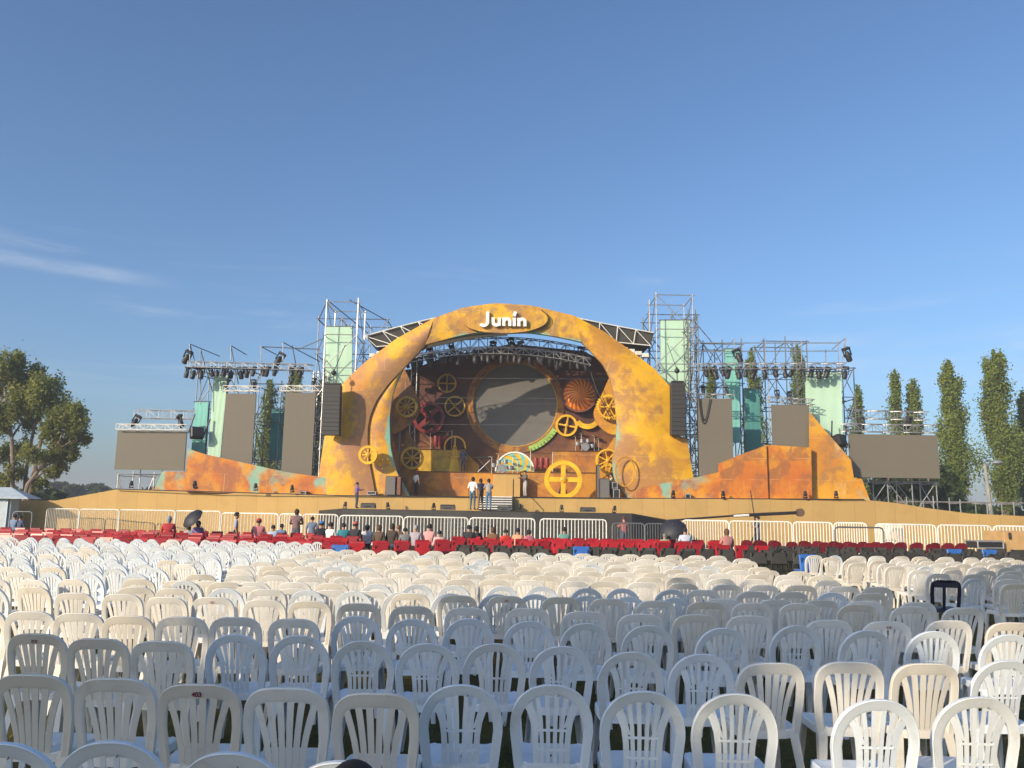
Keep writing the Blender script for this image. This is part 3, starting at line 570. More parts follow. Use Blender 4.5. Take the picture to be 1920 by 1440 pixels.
# ------------------------------------------------------------------ LED screens
def screen(x0, y0, x1, y1, Y, label, dxl=0, dxr=0, ybl=0, ybr=0):
    P = [at(x0, y0, Y), at(x1, y0 + (ybr and 0), Y), at(x1 + dxr, y1 + ybr, Y), at(x0 + dxl, y1 + ybl, Y)]
    xa, xb = (P[0].x + P[3].x) / 2, (P[1].x + P[2].x) / 2; za, zb = (P[0].z + P[1].z) / 2, (P[2].z + P[3].z) / 2
    t = thing('led_screen', ((xa + xb) / 2, Y, zb), label, 'screen')
    MB().box(((xa + xb) / 2, Y + .06, (za + zb) / 2), (xb - xa, .12, za - zb)).build('display_face', M_screen, t, smooth=False)
    m = MB()
    for k in range(4): m.box(((xa + xb) / 2 + (k - 1.5) * (xb - xa) / 4, Y + .2, (za + zb) / 2), (.06, .16, za - zb - .1))
    m.box(((xa + xb) / 2, Y + .2, za - .06), (xb - xa - .1, .17, .08)); m.build('rear_frame', M_blackstage, t)
    return t
screen(220, 808, 348, 881, 49.3, 'wide grey screen standing left of the orange wing', -5, -1)
screen(424, 738, 478, 868, 49.0, 'tall grey screen beside the pale green panel, left wing', -10, -4)
screen(533, 736, 590, 893, 48.9, 'tall grey screen beside the hanging loudspeakers, left wing', -4, -4)
t = screen(1310, 748, 1374, 893, 47.75, 'tall grey screen right of the arch with dangling cables')
m = MB()
for x0, x1, d in ((1311, 1333, 46), (1313, 1330, 40)):
    m.path([at(x0 + (x1 - x0) * k / 14, 748 + d * math.sin(math.pi * min(1, k / 14) ** .8) * (1 if k < 14 else 0), 47.7) for k in range(15)], .035, 5)
m.build('hanging_cable', M_black, t)
screen(1447, 759, 1518, 838, 48.6, 'nearly square grey screen above the bright orange flat', 2, 1)
screen(1593, 815, 1759, 896, 48.8, 'widest grey screen at the far right end', 1, 2)

# ------------------------------------------------------------------ coloured cloth panels
def cloth(x0, y0, x1, y1, Y, m, label, d0=0, d1=0, rail=True):
    P = [at(x0, y0, Y), at(x1, y0, Y), at(x1 + d1, y1, Y), at(x0 + d0, y1, Y)]
    t = thing('cloth_panel', ((P[2].x + P[3].x) / 2, Y, P[2].z), label, 'cloth panel'); mb = MB(); n = 14; k = 10; vs = []
    for i in range(n + 1):
        for j in range(k + 1):
            a = P[0].lerp(P[1], i / n); b = P[3].lerp(P[2], i / n); q = a.lerp(b, j / k); q.y += .006 * math.sin(i * 1.3 + j * .4 + x0) * (j > 0); vs.append(q)
    mb.add(vs, [(i * (k + 1) + j, (i + 1) * (k + 1) + j, (i + 1) * (k + 1) + j + 1, i * (k + 1) + j + 1) for i in range(n) for j in range(k)])
    mb.add([Vector(p) + Vector((0, .12, 0)) for p in P], [(0, 1, 2, 3)])
    mb.build('cloth', m, t)
    m2 = MB(); m2.tube(P[0] + Vector((-.1, .06, .04)), P[1] + Vector((.1, .06, .04)), .04); m2.tube(P[0] + Vector((0, .16, 0)), (P[0].x, Y + .16, max(P[3].z - 1, 0)), .04); m2.tube(P[1] + Vector((0, .16, 0)), (P[1].x, Y + .16, max(P[3].z - 1, 0)), .04); m2.build('support_pipe', M_steeld, t)
cloth(611, 613, 660, 760, 50.5, M_mint, 'tall pale green cloth panel inside the left scaffold tower', -2)
cloth(1239, 601, 1294, 735, 50.5, M_mint, 'tall pale green cloth panel inside the right scaffold tower')
cloth(401, 704, 427, 857, 50.0, M_mint, 'narrow pale green cloth panel, left wing under the lamp truss', -12, -14)
cloth(366, 754, 391, 856, 50.6, M_teal, 'short turquoise cloth panel beside the wide left screen', -8, -8)
cloth(509, 768, 533, 862, 51.0, M_teald, 'deep teal cloth panel half hidden behind a tall left screen', -5, -4)
cloth(1360, 655, 1386, 830, 50.6, M_teal, 'long narrow turquoise panel behind the tall right screen', 2, 2)
cloth(1396, 730, 1424, 852, 50.8, M_teald, 'deep teal panel between two right screens', 3, 4)
cloth(1511, 698, 1577, 880, 49.6, M_mint, 'broad pale green cloth panel at the right end of the lamp truss', 2, 6)

# ------------------------------------------------------------------ scaffolds and trusses
def scaffold(px0, px1, pyt, Y0, Y1, label, lv=2.0, nx=2, z0=0.0, mt=None, diag=True, r=.035, cat='scaffold', name='scaffold_tower'):
    a = at(px0, pyt, Y0); b = at(px1, pyt, Y0); zt = (a.z + b.z) / 2; mt = mt or M_steel; t = thing(name, ((a.x + b.x) / 2, (Y0 + Y1) / 2, z0), label, cat); xs = [a.x + (b.x - a.x) * i / nx for i in range(nx + 1)]
    for x in xs:
        for y in (Y0, Y1): m = MB(); m.tube((x, y, z0), (x, y, zt + random.uniform(0, .4)), r); m.build('upright_pole', mt, t)
    m = MB(); nl = max(1, int((zt - z0) / lv)); zs = [z0 + (zt - z0) * k / nl for k in range(nl + 1)]
    for k, z in enumerate(zs[1:]):
        for y in (Y0, Y1): m.tube((xs[0] - .15, y, z), (xs[-1] + .15, y, z), r * .85)
        for x in xs: m.tube((x, Y0 - .1, z - .08), (x, Y1 + .1, z - .08), r * .85)
    if diag:
        for k in range(nl):
            for i in range(nx):
                x0, x1 = (xs[i], xs[i + 1]) if (k + i) % 2 else (xs[i + 1], xs[i]); m.tube((x0, Y0, zs[k]), (x1, Y0, zs[k + 1]), r * .75); m.tube((x1, Y1, zs[k]), (x0, Y1, zs[k + 1]), r * .75)
            for x in (xs[0], xs[-1]):
                y0, y1 = (Y0, Y1) if k % 2 else (Y1, Y0); m.tube((x, y0, zs[k]), (x, y1, zs[k + 1]), r * .75)
    m.build('brace_lattice', mt, t)
    return t
scaffold(613, 672, 566, 49.8, 52.3, 'tall scaffold tower left of the arch around the green panel', 2.0, 1)
scaffold(598, 727, 598, 52.6, 55.0, 'wider scaffold tower behind the left tower, reaching towards the roof', 2.2, 3, mt=M_steeld)
scaffold(1230, 1298, 553, 49.8, 52.3, 'tallest scaffold tower, right of the arch around the green panel', 2.0, 1)
scaffold(1216, 1304, 590, 52.6, 55.0, 'wider scaffold tower behind the right tower', 2.2, 2, mt=M_steeld)
scaffold(1290, 1308, 590, 48.9, 50.2, 'slim dense scaffold mast between hanging loudspeakers and tall right screen', .8, 1, r=.03, mt=M_steeld)
scaffold(588, 607, 700, 49.2, 50.4, 'slim dense scaffold mast between a tall left screen and the hanging loudspeakers', .9, 1, r=.03)
scaffold(480, 528, 720, 50.3, 52.5, 'scaffold bay behind and between the two tall left screens', 2.0, 1, mt=M_steeld)
scaffold(372, 470, 690, 51.4, 53.4, 'scaffold bay carrying the left lamp truss', 2.4, 2, mt=M_steeld)
scaffold(1432, 1512, 640, 51.5, 53.5, 'scaffold bay behind the medium right screen', 2.0, 2, mt=M_steeld)
scaffold(1318, 1390, 645, 51.6, 53.6, 'scaffold bay behind the tall right screen', 2.2, 2, mt=M_steeld)
scaffold(1572, 1600, 690, 49.8, 51.5, 'scaffold bay at the right end behind the broad green panel', 1.8, 1, mt=M_steeld)
scaffold(222, 345, 890, 50.2, 52.2, 'low scaffold legs under the wide left screen', 1.9, 3, mt=M_steel)
scaffold(1618, 1755, 903, 49.6, 51.6, 'low scaffold legs under the widest screen', 1.9, 3, mt=M_steel)
t = scaffold(1700, 2000, 942, 49, 50.2, 'pale pipe railing on the right end of the stage base', .7, 6, z0=1.4, mt=M_steel, diag=False, cat='railing', name='pipe_railing')
m = MB()
for px in (412, 444, 476): pass
def truss(p0, p1, h, dep, mt, label, seg=None, r=.024, name='lighting_truss', bow=0.0, group=None):
    p0 = Vector(p0); p1 = Vector(p1); n = seg or max(3, int((p1 - p0).length / (h * 1.3))); t = thing(name, tuple((p0 + p1) / 2 - Vector((0, 0, h))), label, 'truss', group)
    def P(s, dy, dz): q = p0.lerp(p1, s); return q + Vector((0, dy, dz + bow * 4 * s * (1 - s)))
    m = MB()
    for dy in (0, dep):
        for dz in (0, -h): m.path([P(i / n, dy, dz) for i in range(n + 1)], r, 5)
    m.build('chord_frame', mt, t); m = MB()
    for i in range(n):
        s0, s1 = i / n, (i + 1) / n; up = i % 2
        for dy in (0, dep): m.tube(P(s0, dy, 0 if up else -h), P(s1, dy, -h if up else 0), r * .7, n=4); m.tube(P(s0, dy, 0), P(s0, dy, -h), r * .7, n=4)
        for dz in (0, -h): m.tube(P(s0, 0 if up else dep, dz), P(s1, dep if up else 0, dz), r * .7, n=4)
    m.build('web_lattice', mt, t); return t
truss(at(352, 677, 48.8), at(586, 683, 48.8), .36, .4, M_alu, 'long silver lamp truss over the left wing')
truss(at(1308, 681, 48.6), at(1588, 680, 48.6), .36, .4, M_alu, 'long silver lamp truss over the right wing')
truss(at(218, 795, 49.0), at(350, 796, 49.0), .32, .4, M_white, 'white truss on top of the wide left screen')
truss(at(418, 723, 49.1), at(487, 724, 49.1), .3, .35, M_white, 'short white truss above the tall screen beside the green panel')
truss(at(525, 723, 49.0), at(599, 723, 49.0), .3, .35, M_white, 'short white truss above the tall screen by the hanging loudspeakers')
truss(at(1308, 738, 48.7), at(1378, 739, 48.7), .3, .35, M_alu, 'short silver truss above the tall right screen')
truss(at(1440, 743, 48.6), at(1528, 749, 48.6), .3, .35, M_alu, 'short silver truss above the nearly square screen')
truss(at(1582, 794, 48.9), at(1758, 797, 48.9), .45, .4, M_alu, 'silver truss on top of the widest screen')
truss(at(1588, 768, 50.4), at(1742, 772, 50.4), .5, .5, M_alu, 'upper silver truss behind the widest screen')
truss(at(252, 768, 50.6), at(368, 770, 50.6), .5, .5, M_alu, 'upper silver truss behind the wide left screen')
# arms that reach back over the screens
def arm_frame(specs, mt, label, loc, r=.03):
    t = thing('bracing_frame', loc, label, 'bracing'); m = MB()
    for (x0, y0, Y0, x1, y1, Y1) in specs: m.tube(at(x0, y0, Y0), at(x1, y1, Y1), r)
    m.build('bracing_lattice', mt, t)
arm_frame([(356, 645, 49.2, 356, 676, 49), (356, 645, 49.2, 412, 668, 51.5), (356, 645, 49.2, 372, 700, 49.4), (376, 655, 49.4, 376, 760, 49.4), (376, 655, 49.4, 400, 740, 50.5), (433, 648, 49.2, 433, 676, 49), (433, 648, 49.2, 462, 665, 51), (433, 648, 49.2, 447, 720, 50), (490, 650, 49.2, 490, 678, 49), (490, 650, 49.2, 518, 665, 51), (531, 642, 49.2, 531, 680, 49), (531, 642, 49.2, 600, 678, 51.5), (548, 648, 49.2, 556, 690, 50), (490, 650, 49.4, 600, 655, 50), (372, 703, 49.6, 400, 710, 50.6)], M_steeld, 'thin raked tubes rising above the left lamp truss', tuple(at(450, 690, 49.2)))
arm_frame([(1296, 643, 49.4, 1576, 643, 49.4), (1296, 659, 49.4, 1572, 658, 49.4), (1377, 635, 49.4, 1377, 684, 49), (1377, 635, 49.4, 1345, 672, 51), (1435, 640, 49.4, 1435, 684, 49), (1435, 643, 49.4, 1420, 660, 50.6), (1503, 638, 49.4, 1503, 684, 49), (1503, 640, 49.4, 1485, 656, 50.6), (1485, 655, 49.6, 1485, 684, 49), (1548, 655, 49.6, 1548, 684, 49), (1572, 640, 49.4, 1572, 690, 49), (1585, 634, 49.4, 1560, 655, 50.6), (1585, 634, 49.4, 1577, 690, 49), (1585, 634, 49.4, 1585, 662, 49.2), (1300, 600, 50, 1350, 660, 51), (1300, 625, 50, 1345, 675, 51), (1440, 700, 49.6, 1444, 830, 49.6)], M_steel, 'rails and raked tubes rising above the right lamp truss', tuple(at(1450, 690, 49.2)))
arm_frame([(655, 562, 50, 728, 603, 53), (613, 562, 50, 690, 625, 53), (613, 566, 50, 597, 600, 52), (672, 560, 50, 668, 620, 50), (597, 600, 52, 640, 640, 53), (560, 655, 51, 612, 632, 50)], M_steeld, 'raked tubes tying the left towers to the roof', tuple(at(650, 640, 51)))
# roof
rf = thing('stage_roof', tuple(at(955, 640, 53)), 'dark curved fabric roof behind the arch with pale lattice edge', 'roof')
top = [(684, 630), (745, 613), (810, 597), (880, 583), (955, 577), (1030, 583), (1085, 597), (1155, 611), (1226, 624)]; low = [(706, 650), (755, 646), (810, 636), (880, 622), (955, 618), (1030, 622), (1085, 633), (1150, 641), (1220, 648)]
A = resample(top, 33, 2); B = resample(low, 33, 2)
m = MB(); vs = []
for i in range(33):
    a = at(*A[i], 50.6); b = at(*B[i], 50.6); vs += [a, b, a + Vector((0, 6.5, 1.6 * math.sin(math.pi * i / 32))), b + Vector((0, 6.5, .2 + 1.9 * math.sin(math.pi * i / 32)))]
m.add(vs, [f for i in range(32) for f in ((i * 4, i * 4 + 4, i * 4 + 5, i * 4 + 1), (i * 4, i * 4 + 2, i * 4 + 6, i * 4 + 4), (i * 4 + 1, i * 4 + 5, i * 4 + 7, i * 4 + 3), (i * 4 + 2, i * 4 + 3, i * 4 + 7, i * 4 + 6))] + [(0, 1, 3, 2), (128, 130, 131, 129)])
m.build('fabric_cover', M_roof, rf)
MB().prism([at(x_, y_, 50.7) for x_, y_ in ((740, 645), (810, 634), (880, 621), (948, 617), (952, 629), (905, 632), (860, 640), (800, 653), (770, 668))], (0, .05, 0)).build('hanging_valance', M_roof, rf, smooth=False)
m = MB(); pa = [at(*A[i], 50.45) for i in range(0, 33)]; pb = [at(*B[i], 50.45) for i in range(0, 33)]; m.path(pa, .035); m.path(pb, .035)
for i in range(0, 32, 2): m.tube(pa[i], pb[i], .028, n=5); m.tube(pa[i], pb[min(i + 2, 32)], .024, n=5) if i >= 16 else m.tube(pb[i + 2], pa[i], .035, n=5)
m.build('edge_lattice', M_rail, rf)
m = MB()
for k in range(4):
    for s in (-1, 1): c = at(955 + s * (215 + 22 * k * .6), 655 + 4 * k, 51); m.bbox(c, (.45, .4, .26), .03)
m.build('ballast_block', M_rail, rf)
truss(at(742, 672, 49.4), at(1108, 672, 49.4), .42, .42, M_alu, 'curved front lamp truss hung inside the arch', 26, bow=at(960, 649, 49.4).z - at(960, 671, 49.4).z)
truss(at(750, 655, 51.6), at(1110, 655, 51.6), .7, .5, M_steeld, 'second curved truss behind the front lamp truss', 22, r=.03, bow=at(960, 632, 51.6).z - at(960, 655, 51.6).z)
truss((at(772, 690, 55.5).x, 55.5, DECK), at(772, 690, 55.5), .35, .35, M_alu, 'upright silver truss left inside the arch', 1, name='truss_column') if False else None
tcol = thing('truss_column', (at(772, 690, 54.2).x, 54.2, DECK), 'upright silver truss leg left inside the arch', 'truss'); m = MB(); xx = at(772, 690, 54.2); 
for dx in (0, .36):
    for dy in (0, .36): m.tube((xx.x + dx, 54.2 + dy, DECK), (xx.x + dx, 54.2 + dy, xx.z + .8), .035)
m.build('chord_frame', M_alu, tcol); m = MB()
for k in range(18): z = DECK + k * .5; m.tube((xx.x + (.36 if k % 2 else 0), 54.2, z), (xx.x + (0 if k % 2 else .36), 54.2, z + .5), .022, n=4)
m.build('web_lattice', M_alu, tcol)
for i, (y, x0, x1) in enumerate(((708, 728, 1150), (745, 730, 1152), (755.5, 730, 1152), (795, 732, 1150))):
    a = at(x0, y, 50.2); b = at(x1, y + 3, 50.2); m = MB(); m.tube(a, b, .008, n=4); tag(m.build('stage_wire', M_steeld), 'thin pale wire stretched across the arch opening', 'wire', 'wires across the arch')
m = MB(); m.path([at(1098, 668, 50), at(1118, 730, 49.8), at(1140, 775, 49.6), at(1158, 800, 49.5)], .03, 5); tag(m.build('stage_cable', M_black), 'dark cable slanting from lamp truss to right arch leg', 'cable')

# hanging loudspeaker columns
def line_array(px0, px1, py0, py1, Y, label):
    a = at(px0, py0, Y); b = at(px1, py1, Y); n = 12; hh = (a.z - b.z) / n; t = thing('hanging_loudspeaker', ((a.x + b.x) / 2, Y, b.z), label, 'loudspeaker')
    for k in range(n):
        z = a.z - hh * (k + .5); y = Y + .02 * k * k / n - .0; m = MB(); m.bbox(((a.x + b.x) / 2, y + .3, z), (b.x - a.x, .6, hh - .004), .006); m.build('speaker_cabinet', M_speaker, t)
    m = MB(); m.box(((a.x + b.x) / 2, Y + .35, a.z + .08), (b.x - a.x - .1, .5, .08)); m.tube(((a.x + b.x) / 2, Y + .35, a.z + .1), ((a.x + b.x) / 2, Y + .35, a.z + 1.0), .03)
    m.ball(((a.x + b.x) / 2, Y + .35, a.z + .75), .16, 5); m.tube(((a.x + b.x) / 2, Y + .35, a.z + .8), ((a.x + b.x) / 2, Y + 3.2, a.z + 3.0), .02); m.build('hoist', M_black, t)
line_array(606, 634, 721, 815, 46.6, 'column of dark hanging loudspeakers at the left arch leg')
line_array(1259, 1287, 717, 815, 47.0, 'column of dark hanging loudspeakers at the right arch leg')

# stage lamps: a moving head with yoke
def make_lamp():
    t = thing('stage_lamp', (0, 0, 0), 'black stage lamp', 'stage lamp')
    m = MB(); m.bbox((0, 0, -.06), (.34, .26, .12), .02); m.build('lamp_base', M_black, t)
    m = MB(); m.bbox((-.17, 0, -.26), (.04, .1, .34), .01); m.bbox((.17, 0, -.26), (.04, .1, .34), .01); m.build('yoke', M_black, t)
    m = MB(); m.lathe((0, 0, -.68), [(.09, 0), (.135, .03), (.14, .2), (.12, .36), (.07, .47), (.02, .5)], 12); m.build('lamp_head', M_black, t)
    m = MB(); m.lathe((0, 0, -.695), [(.11, 0), (.11, .012)], 12); m.build('lens', M_lens, t)
    return t
def copy_thing(t, loc, rot=(0, 0, 0), label=None, group=None, sc=1.0):
    c = t.copy(); col.objects.link(c); c.location = loc; c.rotation_euler = rot; c.scale = (sc, sc, sc); OFF[c.name] = Vector(loc)
    if label: c['label'] = label
    if group: c['group'] = group
    for ch in t.children:
        d = ch.copy(); col.objects.link(d); d.parent = c
        for gch in ch.children: e = gch.copy(); col.objects.link(e); e.parent = d
    return c
lamp0 = make_lamp(); used = [False]
def lamp(loc, rot, label, group, sc=1.0):
    if not used[0]:
        used[0] = True; lamp0.location = loc; lamp0.rotation_euler = rot; lamp0.scale = (sc,) * 3; lamp0['label'] = label; lamp0['group'] = group; return
    copy_thing(lamp0, loc, rot, label, group, sc)
rr = lambda a: random.uniform(-a, a)
for px in (353, 367, 379, 393, 408, 423, 434, 450, 464, 479, 494, 504, 519, 548, 566): lamp(at(px, 688, 49.0), (rr(.35), rr(.3), rr(1)), 'black stage lamp hanging under the left lamp truss', 'lamps under the left lamp truss', random.uniform(.85, 1.15))
for px in (1321, 1336, 1353, 1367, 1385, 1400, 1417, 1435, 1452, 1470, 1488, 1504, 1523, 1537, 1554, 1586): lamp(at(px, 688, 48.8), (rr(.35), rr(.3), rr(1)), 'black stage lamp hanging under the right lamp truss', 'lamps under the right lamp truss', random.uniform(.85, 1.2))
for px, py in ((356, 658), (531, 662)): lamp(at(px, py, 49.1), (R(180) if 0 else rr(.3), .5, 0), 'bulky lamp mounted above the left lamp truss', 'lamps above the left lamp truss', 1.25)
for px, py in ((1378, 655), (1585, 652)): lamp(at(px, py, 49.1), (rr(.3), -.4, 0), 'bulky lamp mounted above the right lamp truss', 'lamps above the right lamp truss', 1.3)
for i in range(27):
    px = 762 + 12.8 * i; s = (px - 742) / 366; py = 679 - 22 * 4 * s * (1 - s)
    lamp(at(px, py, 49.6), (rr(.4), rr(.3), rr(1)), 'black stage lamp hanging from the curved truss inside the arch', 'lamps inside the arch', random.uniform(.7, 1.25))
for px, py in ((805, 652), (845, 640), (925, 640), (955, 634), (976, 640), (1090, 650)): lamp(at(px, py, 51.6), (rr(.4), rr(.4), rr(1)), 'lamp clamped high behind the curved truss', 'lamps behind the curved truss', 1.2)
for px, py in ((261, 783), (336, 783), (1613, 786), (1705, 786)): lamp(at(px, py - 4, 49.5), (rr(.3), rr(.5), rr(1)), 'black lamp perched above a wide side screen', 'lamps above the wide screens', 1.15)
for px, py in ((430, 715), (474, 715), (547, 713), (590, 713), (1318, 728), (1360, 728), (1456, 735), (1480, 738)): lamp(at(px, py - 4, 49.2), (rr(.3), rr(.4), rr(1)), 'small lamp above a tall side screen', 'lamps above the tall screens', .8)
FL = 'floor lamps along the stage edge'
for px, py, Y in ((366, 916, 47.9), (480, 921, 47.0), (1356, 935, 46.7), (1510, 935, 46.9), (1568, 935, 47.0), (1262, 934, 46.6), (246, 916, 48.7), (548, 924, 47.0)): lamp(at(px, py, Y) + Vector((0, -.02, .02)), (R(180) + rr(.15), rr(.15), rr(.6)), 'upright floor lamp on the upper stage edge', FL, .62)
for px, py, Y in ((646, 954, 44.3), (728, 955.5, 43.8), (813, 957, 43.2), (975, 959, 42.6), (1053, 960.5, 42.5), (1151, 962, 42.6)): lamp(at(px, py, Y), (R(180) + rr(.15), rr(.15), rr(.6)), 'upright floor lamp on the black forestage', 'floor lamps on the forestage', .55)
def wash(px, py, Y, label):
    c = at(px, py, Y); t = thing('flood_lamp', tuple(c - Vector((0, 0, .5))), label, 'flood lamp'); M = Matrix.Rotation(R(35), 3, 'Z') @ Matrix.Rotation(R(-18), 3, 'X')
    MB().bbox(c, (.75, .45, .7), .06, M).build('lamp_housing', M_black, t); m = MB(); m.tube(c + Vector((.3, .1, -.4)), c + Vector((.6, .4, .9)), .05); m.tube(c + Vector((-.5, 0, 0)), c + Vector((-.3, .3, 1.2)), .04); m.build('bracket', M_black, t)
wash(369, 812, 49.4, 'big black flood lamp jutting beside the wide left screen'); wash(1575, 826, 48.6, 'big dark flood lamp jutting beside the widest screen')

# ------------------------------------------------------------------ camera crane on the forestage
t = thing('camera_crane', tuple(at(1410, 1015, 41.5)), 'long dark camera crane arm with round counterweight at its end', 'camera crane')
m = MB(); m.tube(at(1252, 976, 41.5), at(1375, 967, 41.5), .05); m.tube(at(1375, 967, 41.5), at(1500, 961, 41.5), .085); m.build('crane_arm', M_black, t)
m = MB(); m.disc(at(1500, 961, 41.5), .2, -.12, .12, 20); m.build('counterweight', mat('weight', (.12, .07, .05), .5, .2, 4), t)
m = MB(); a = at(1416, 965, 41.6); m.tube((a.x, a.y, a.z), (a.x, a.y, 0), .06); m.tube(at(1407, 920, 41.6), at(1414, 965, 41.6), .025)
for k in range(3): m.tube((a.x, a.y, 1.0), (a.x + .6 * math.cos(k * 2.1), a.y + .6 * math.sin(k * 2.1), 0), .04)
m.build('tripod', M_black, t)
m = MB(); m.tube(at(1376, 967.5, 41.4), at(1404, 966, 41.4), .06); m.build('grip_sleeve', M_white, t)

# ------------------------------------------------------------------ barriers
def barrier(p0, p1, z1, bars, label, group, mt=None, z0=.08, r=.022):
    p0 = Vector((p0.x, p0.y, 0)); p1 = Vector((p1.x, p1.y, 0)); t = thing('crowd_barrier', tuple((p0 + p1) / 2), label, 'barrier', group); mt = mt or M_rail; d = (p1 - p0); Lg = d.length; d.normalize(); cr = .15; m = MB()
    def Q(s, z): return p0 + d * s + Vector((0, 0, z))
    m.path([Q(0, 0), Q(0, z1 - cr), Q(cr * .3, z1 - cr * .3), Q(cr, z1), Q(Lg - cr, z1), Q(Lg - cr * .3, z1 - cr * .3), Q(Lg, z1 - cr), Q(Lg, 0)], .034, 6); m.tube(Q(0, z0 + .1), Q(Lg, z0 + .1), .028); m.build('frame', mt, t)
    m = MB()
    for k in range(1, bars): m.tube(Q(Lg * k / bars, z0 + .1), Q(Lg * k / bars, z1), r, n=5)
    m.build('bar_grille', mt, t); m = MB(); n_ = Vector((-d.y, d.x, 0))
    for s in (.25, Lg - .25): m.tube(Q(s, .03) - n_ * .35, Q(s, .03) + n_ * .35, .03)
    m.build('foot', mt, t)
def gx(px, Y): return Vector((at(px, 970, Y).x, Y, 0))
GB = 'white barriers in front of the black forestage'
for a, b, Ya, Yb, z, n in ((416, 522, 42, 40.8, 1.55, 17), (525, 566, 40.8, 40.2, 1.55, 9), (568, 634, 40.2, 39.8, 1.55, 12), (637, 756, 39.6, 39.4, 1.52, 19), (758, 878, 39.4, 39.2, 1.50, 19), (881, 1003, 39.2, 39.1, 1.50, 19), (1013, 1137, 39.0, 39.0, 1.50, 19)):
    barrier(gx(a, Ya), gx(b, Yb), z, n, 'white tubular barrier in front of the black forestage', GB)
for a, b, Ya, Yb, n in ((1280, 1366, 41.0, 39.2, 18), (1368, 1484, 39.2, 38.2, 18), (1487, 1560, 38.2, 37.6, 13), (1563, 1624, 37.6, 37.2, 13)): barrier(gx(a, Ya), gx(b, Yb), 1.53, n, 'white tubular barrier before the tan cloth, right of the dark umbrella', 'white barriers right of the dark umbrella')
for a, b, Ya, Yb, n in ((1640, 1690, 37.2, 36.9, 18), (1660, 1753, 36.6, 36.2, 17), (1757, 1857, 36.0, 35.6, 16), (1861, 1960, 35.4, 35, 16)): barrier(gx(a, Ya), gx(b, Yb), 1.50, n, 'slightly leaning white barrier near the plywood box', 'white barriers by the plywood box')
for a, b, Ya, Yb in ((87, 147, 48.2, 47.8), (149, 222, 47.8, 47), (224, 327, 47, 44.5), (329, 413, 44.4, 42.2)): barrier(gx(a, Ya), gx(b, Yb), 1.62, 20, 'thin barred pale barrier before the tan cloth, left end', 'pale barriers at the left end', r=.014)
barrier(gx(24, 45), gx(60, 45), 1.45, 2, 'dark framed gate by the blue shed', None, M_steeld)
for a, b, Y in ((1148, 1208, 38.6), (1209, 1268, 38.4), (1564, 1655, 35.5)): barrier(gx(a, Y), gx(b, Y), 1.36, 12 if Y > 36 else 1, 'dull steel barrier beside the woman in the pink top' if Y > 36 else 'bare dark barrier frame standing before the white barriers', 'dull steel barriers' if Y > 36 else None, M_steeld, r=.016)
# plywood box and shed
a = at(1882, 996, 33.2); b = at(1990, 1045, 33.2); t = thing('plywood_box', ((a.x + b.x) / 2, 33.2, 0), 'plain plywood box standing among the dark chairs', 'box')
MB().bbox(((a.x + b.x) / 2, 33.9, a.z / 2), (b.x - a.x, 1.4, a.z), .02).build('box_body', M_ply, t); m = MB(); m.tube((a.x + .2, 33.15, a.z - .3), (a.x + .2, 33.15, a.z - .05), .05); m.build('latch', M_black, t)
sh = thing('shed', tuple(gx(-60, 48)), 'pale blue corrugated shed cut off by the left edge', 'shed'); M_shed = mat('shed_sheet', (.40, .47, .52), .5, .1, 3); xr = at(17, 960, 47.3).x; zr = at(17, 935, 47.3).z
m = MB(); xs = np.arange(xr - 9, xr, .12); vs = []
for i, x in enumerate(xs): yy = 47.3 + (.03 if i % 2 else 0); vs += [(x, yy, 0), (x, yy, zr)]
m.add(vs, [(2 * i, 2 * i + 2, 2 * i + 3, 2 * i + 1) for i in range(len(xs) - 1)]); m.box((xr - 4.5, 47.8, zr / 2), (9, .8, zr)); m.build('wall', M_shed, sh)
m = MB(); m.prism([(xr - 9.3, 47.0, zr), (xr + 1.15, 47.0, zr), (xr - .5, 48.1, zr + .6), (xr - 9.3, 48.1, zr + .6)], (0, 0, .06)); m.prism([(xr + 1.15, 47.0, zr), (xr + 1.0, 48.6, zr), (xr - .5, 48.1, zr + .6)], (0, 0, .06)); m.build('roof', M_shed, sh)
# lamp post
a = at(1859, 966, 62); b = at(1846, 869, 62); t = thing('street_lamp', (a.x, 62, 0), 'leaning concrete lamp post between two poplars', 'street lamp'); m = MB(); dirv = (b - a); m.path([Vector((a.x, 62, 0)) , a, b], [.17, .16, .1], 8); m.build('post', mat('concrete', (.30, .29, .26), .9, .25, 2), t)
m = MB(); m.path([b, b + Vector((.15, 0, .25)), at(1866, 866, 62), at(1871, 866, 62)], .05, 6); m.build('arm', M_steeld, t); m = MB(); m.ball(at(1871, 867, 62), .3, 5, (1.3, .7, .6)); m.build('lamp_head', M_steel, t)
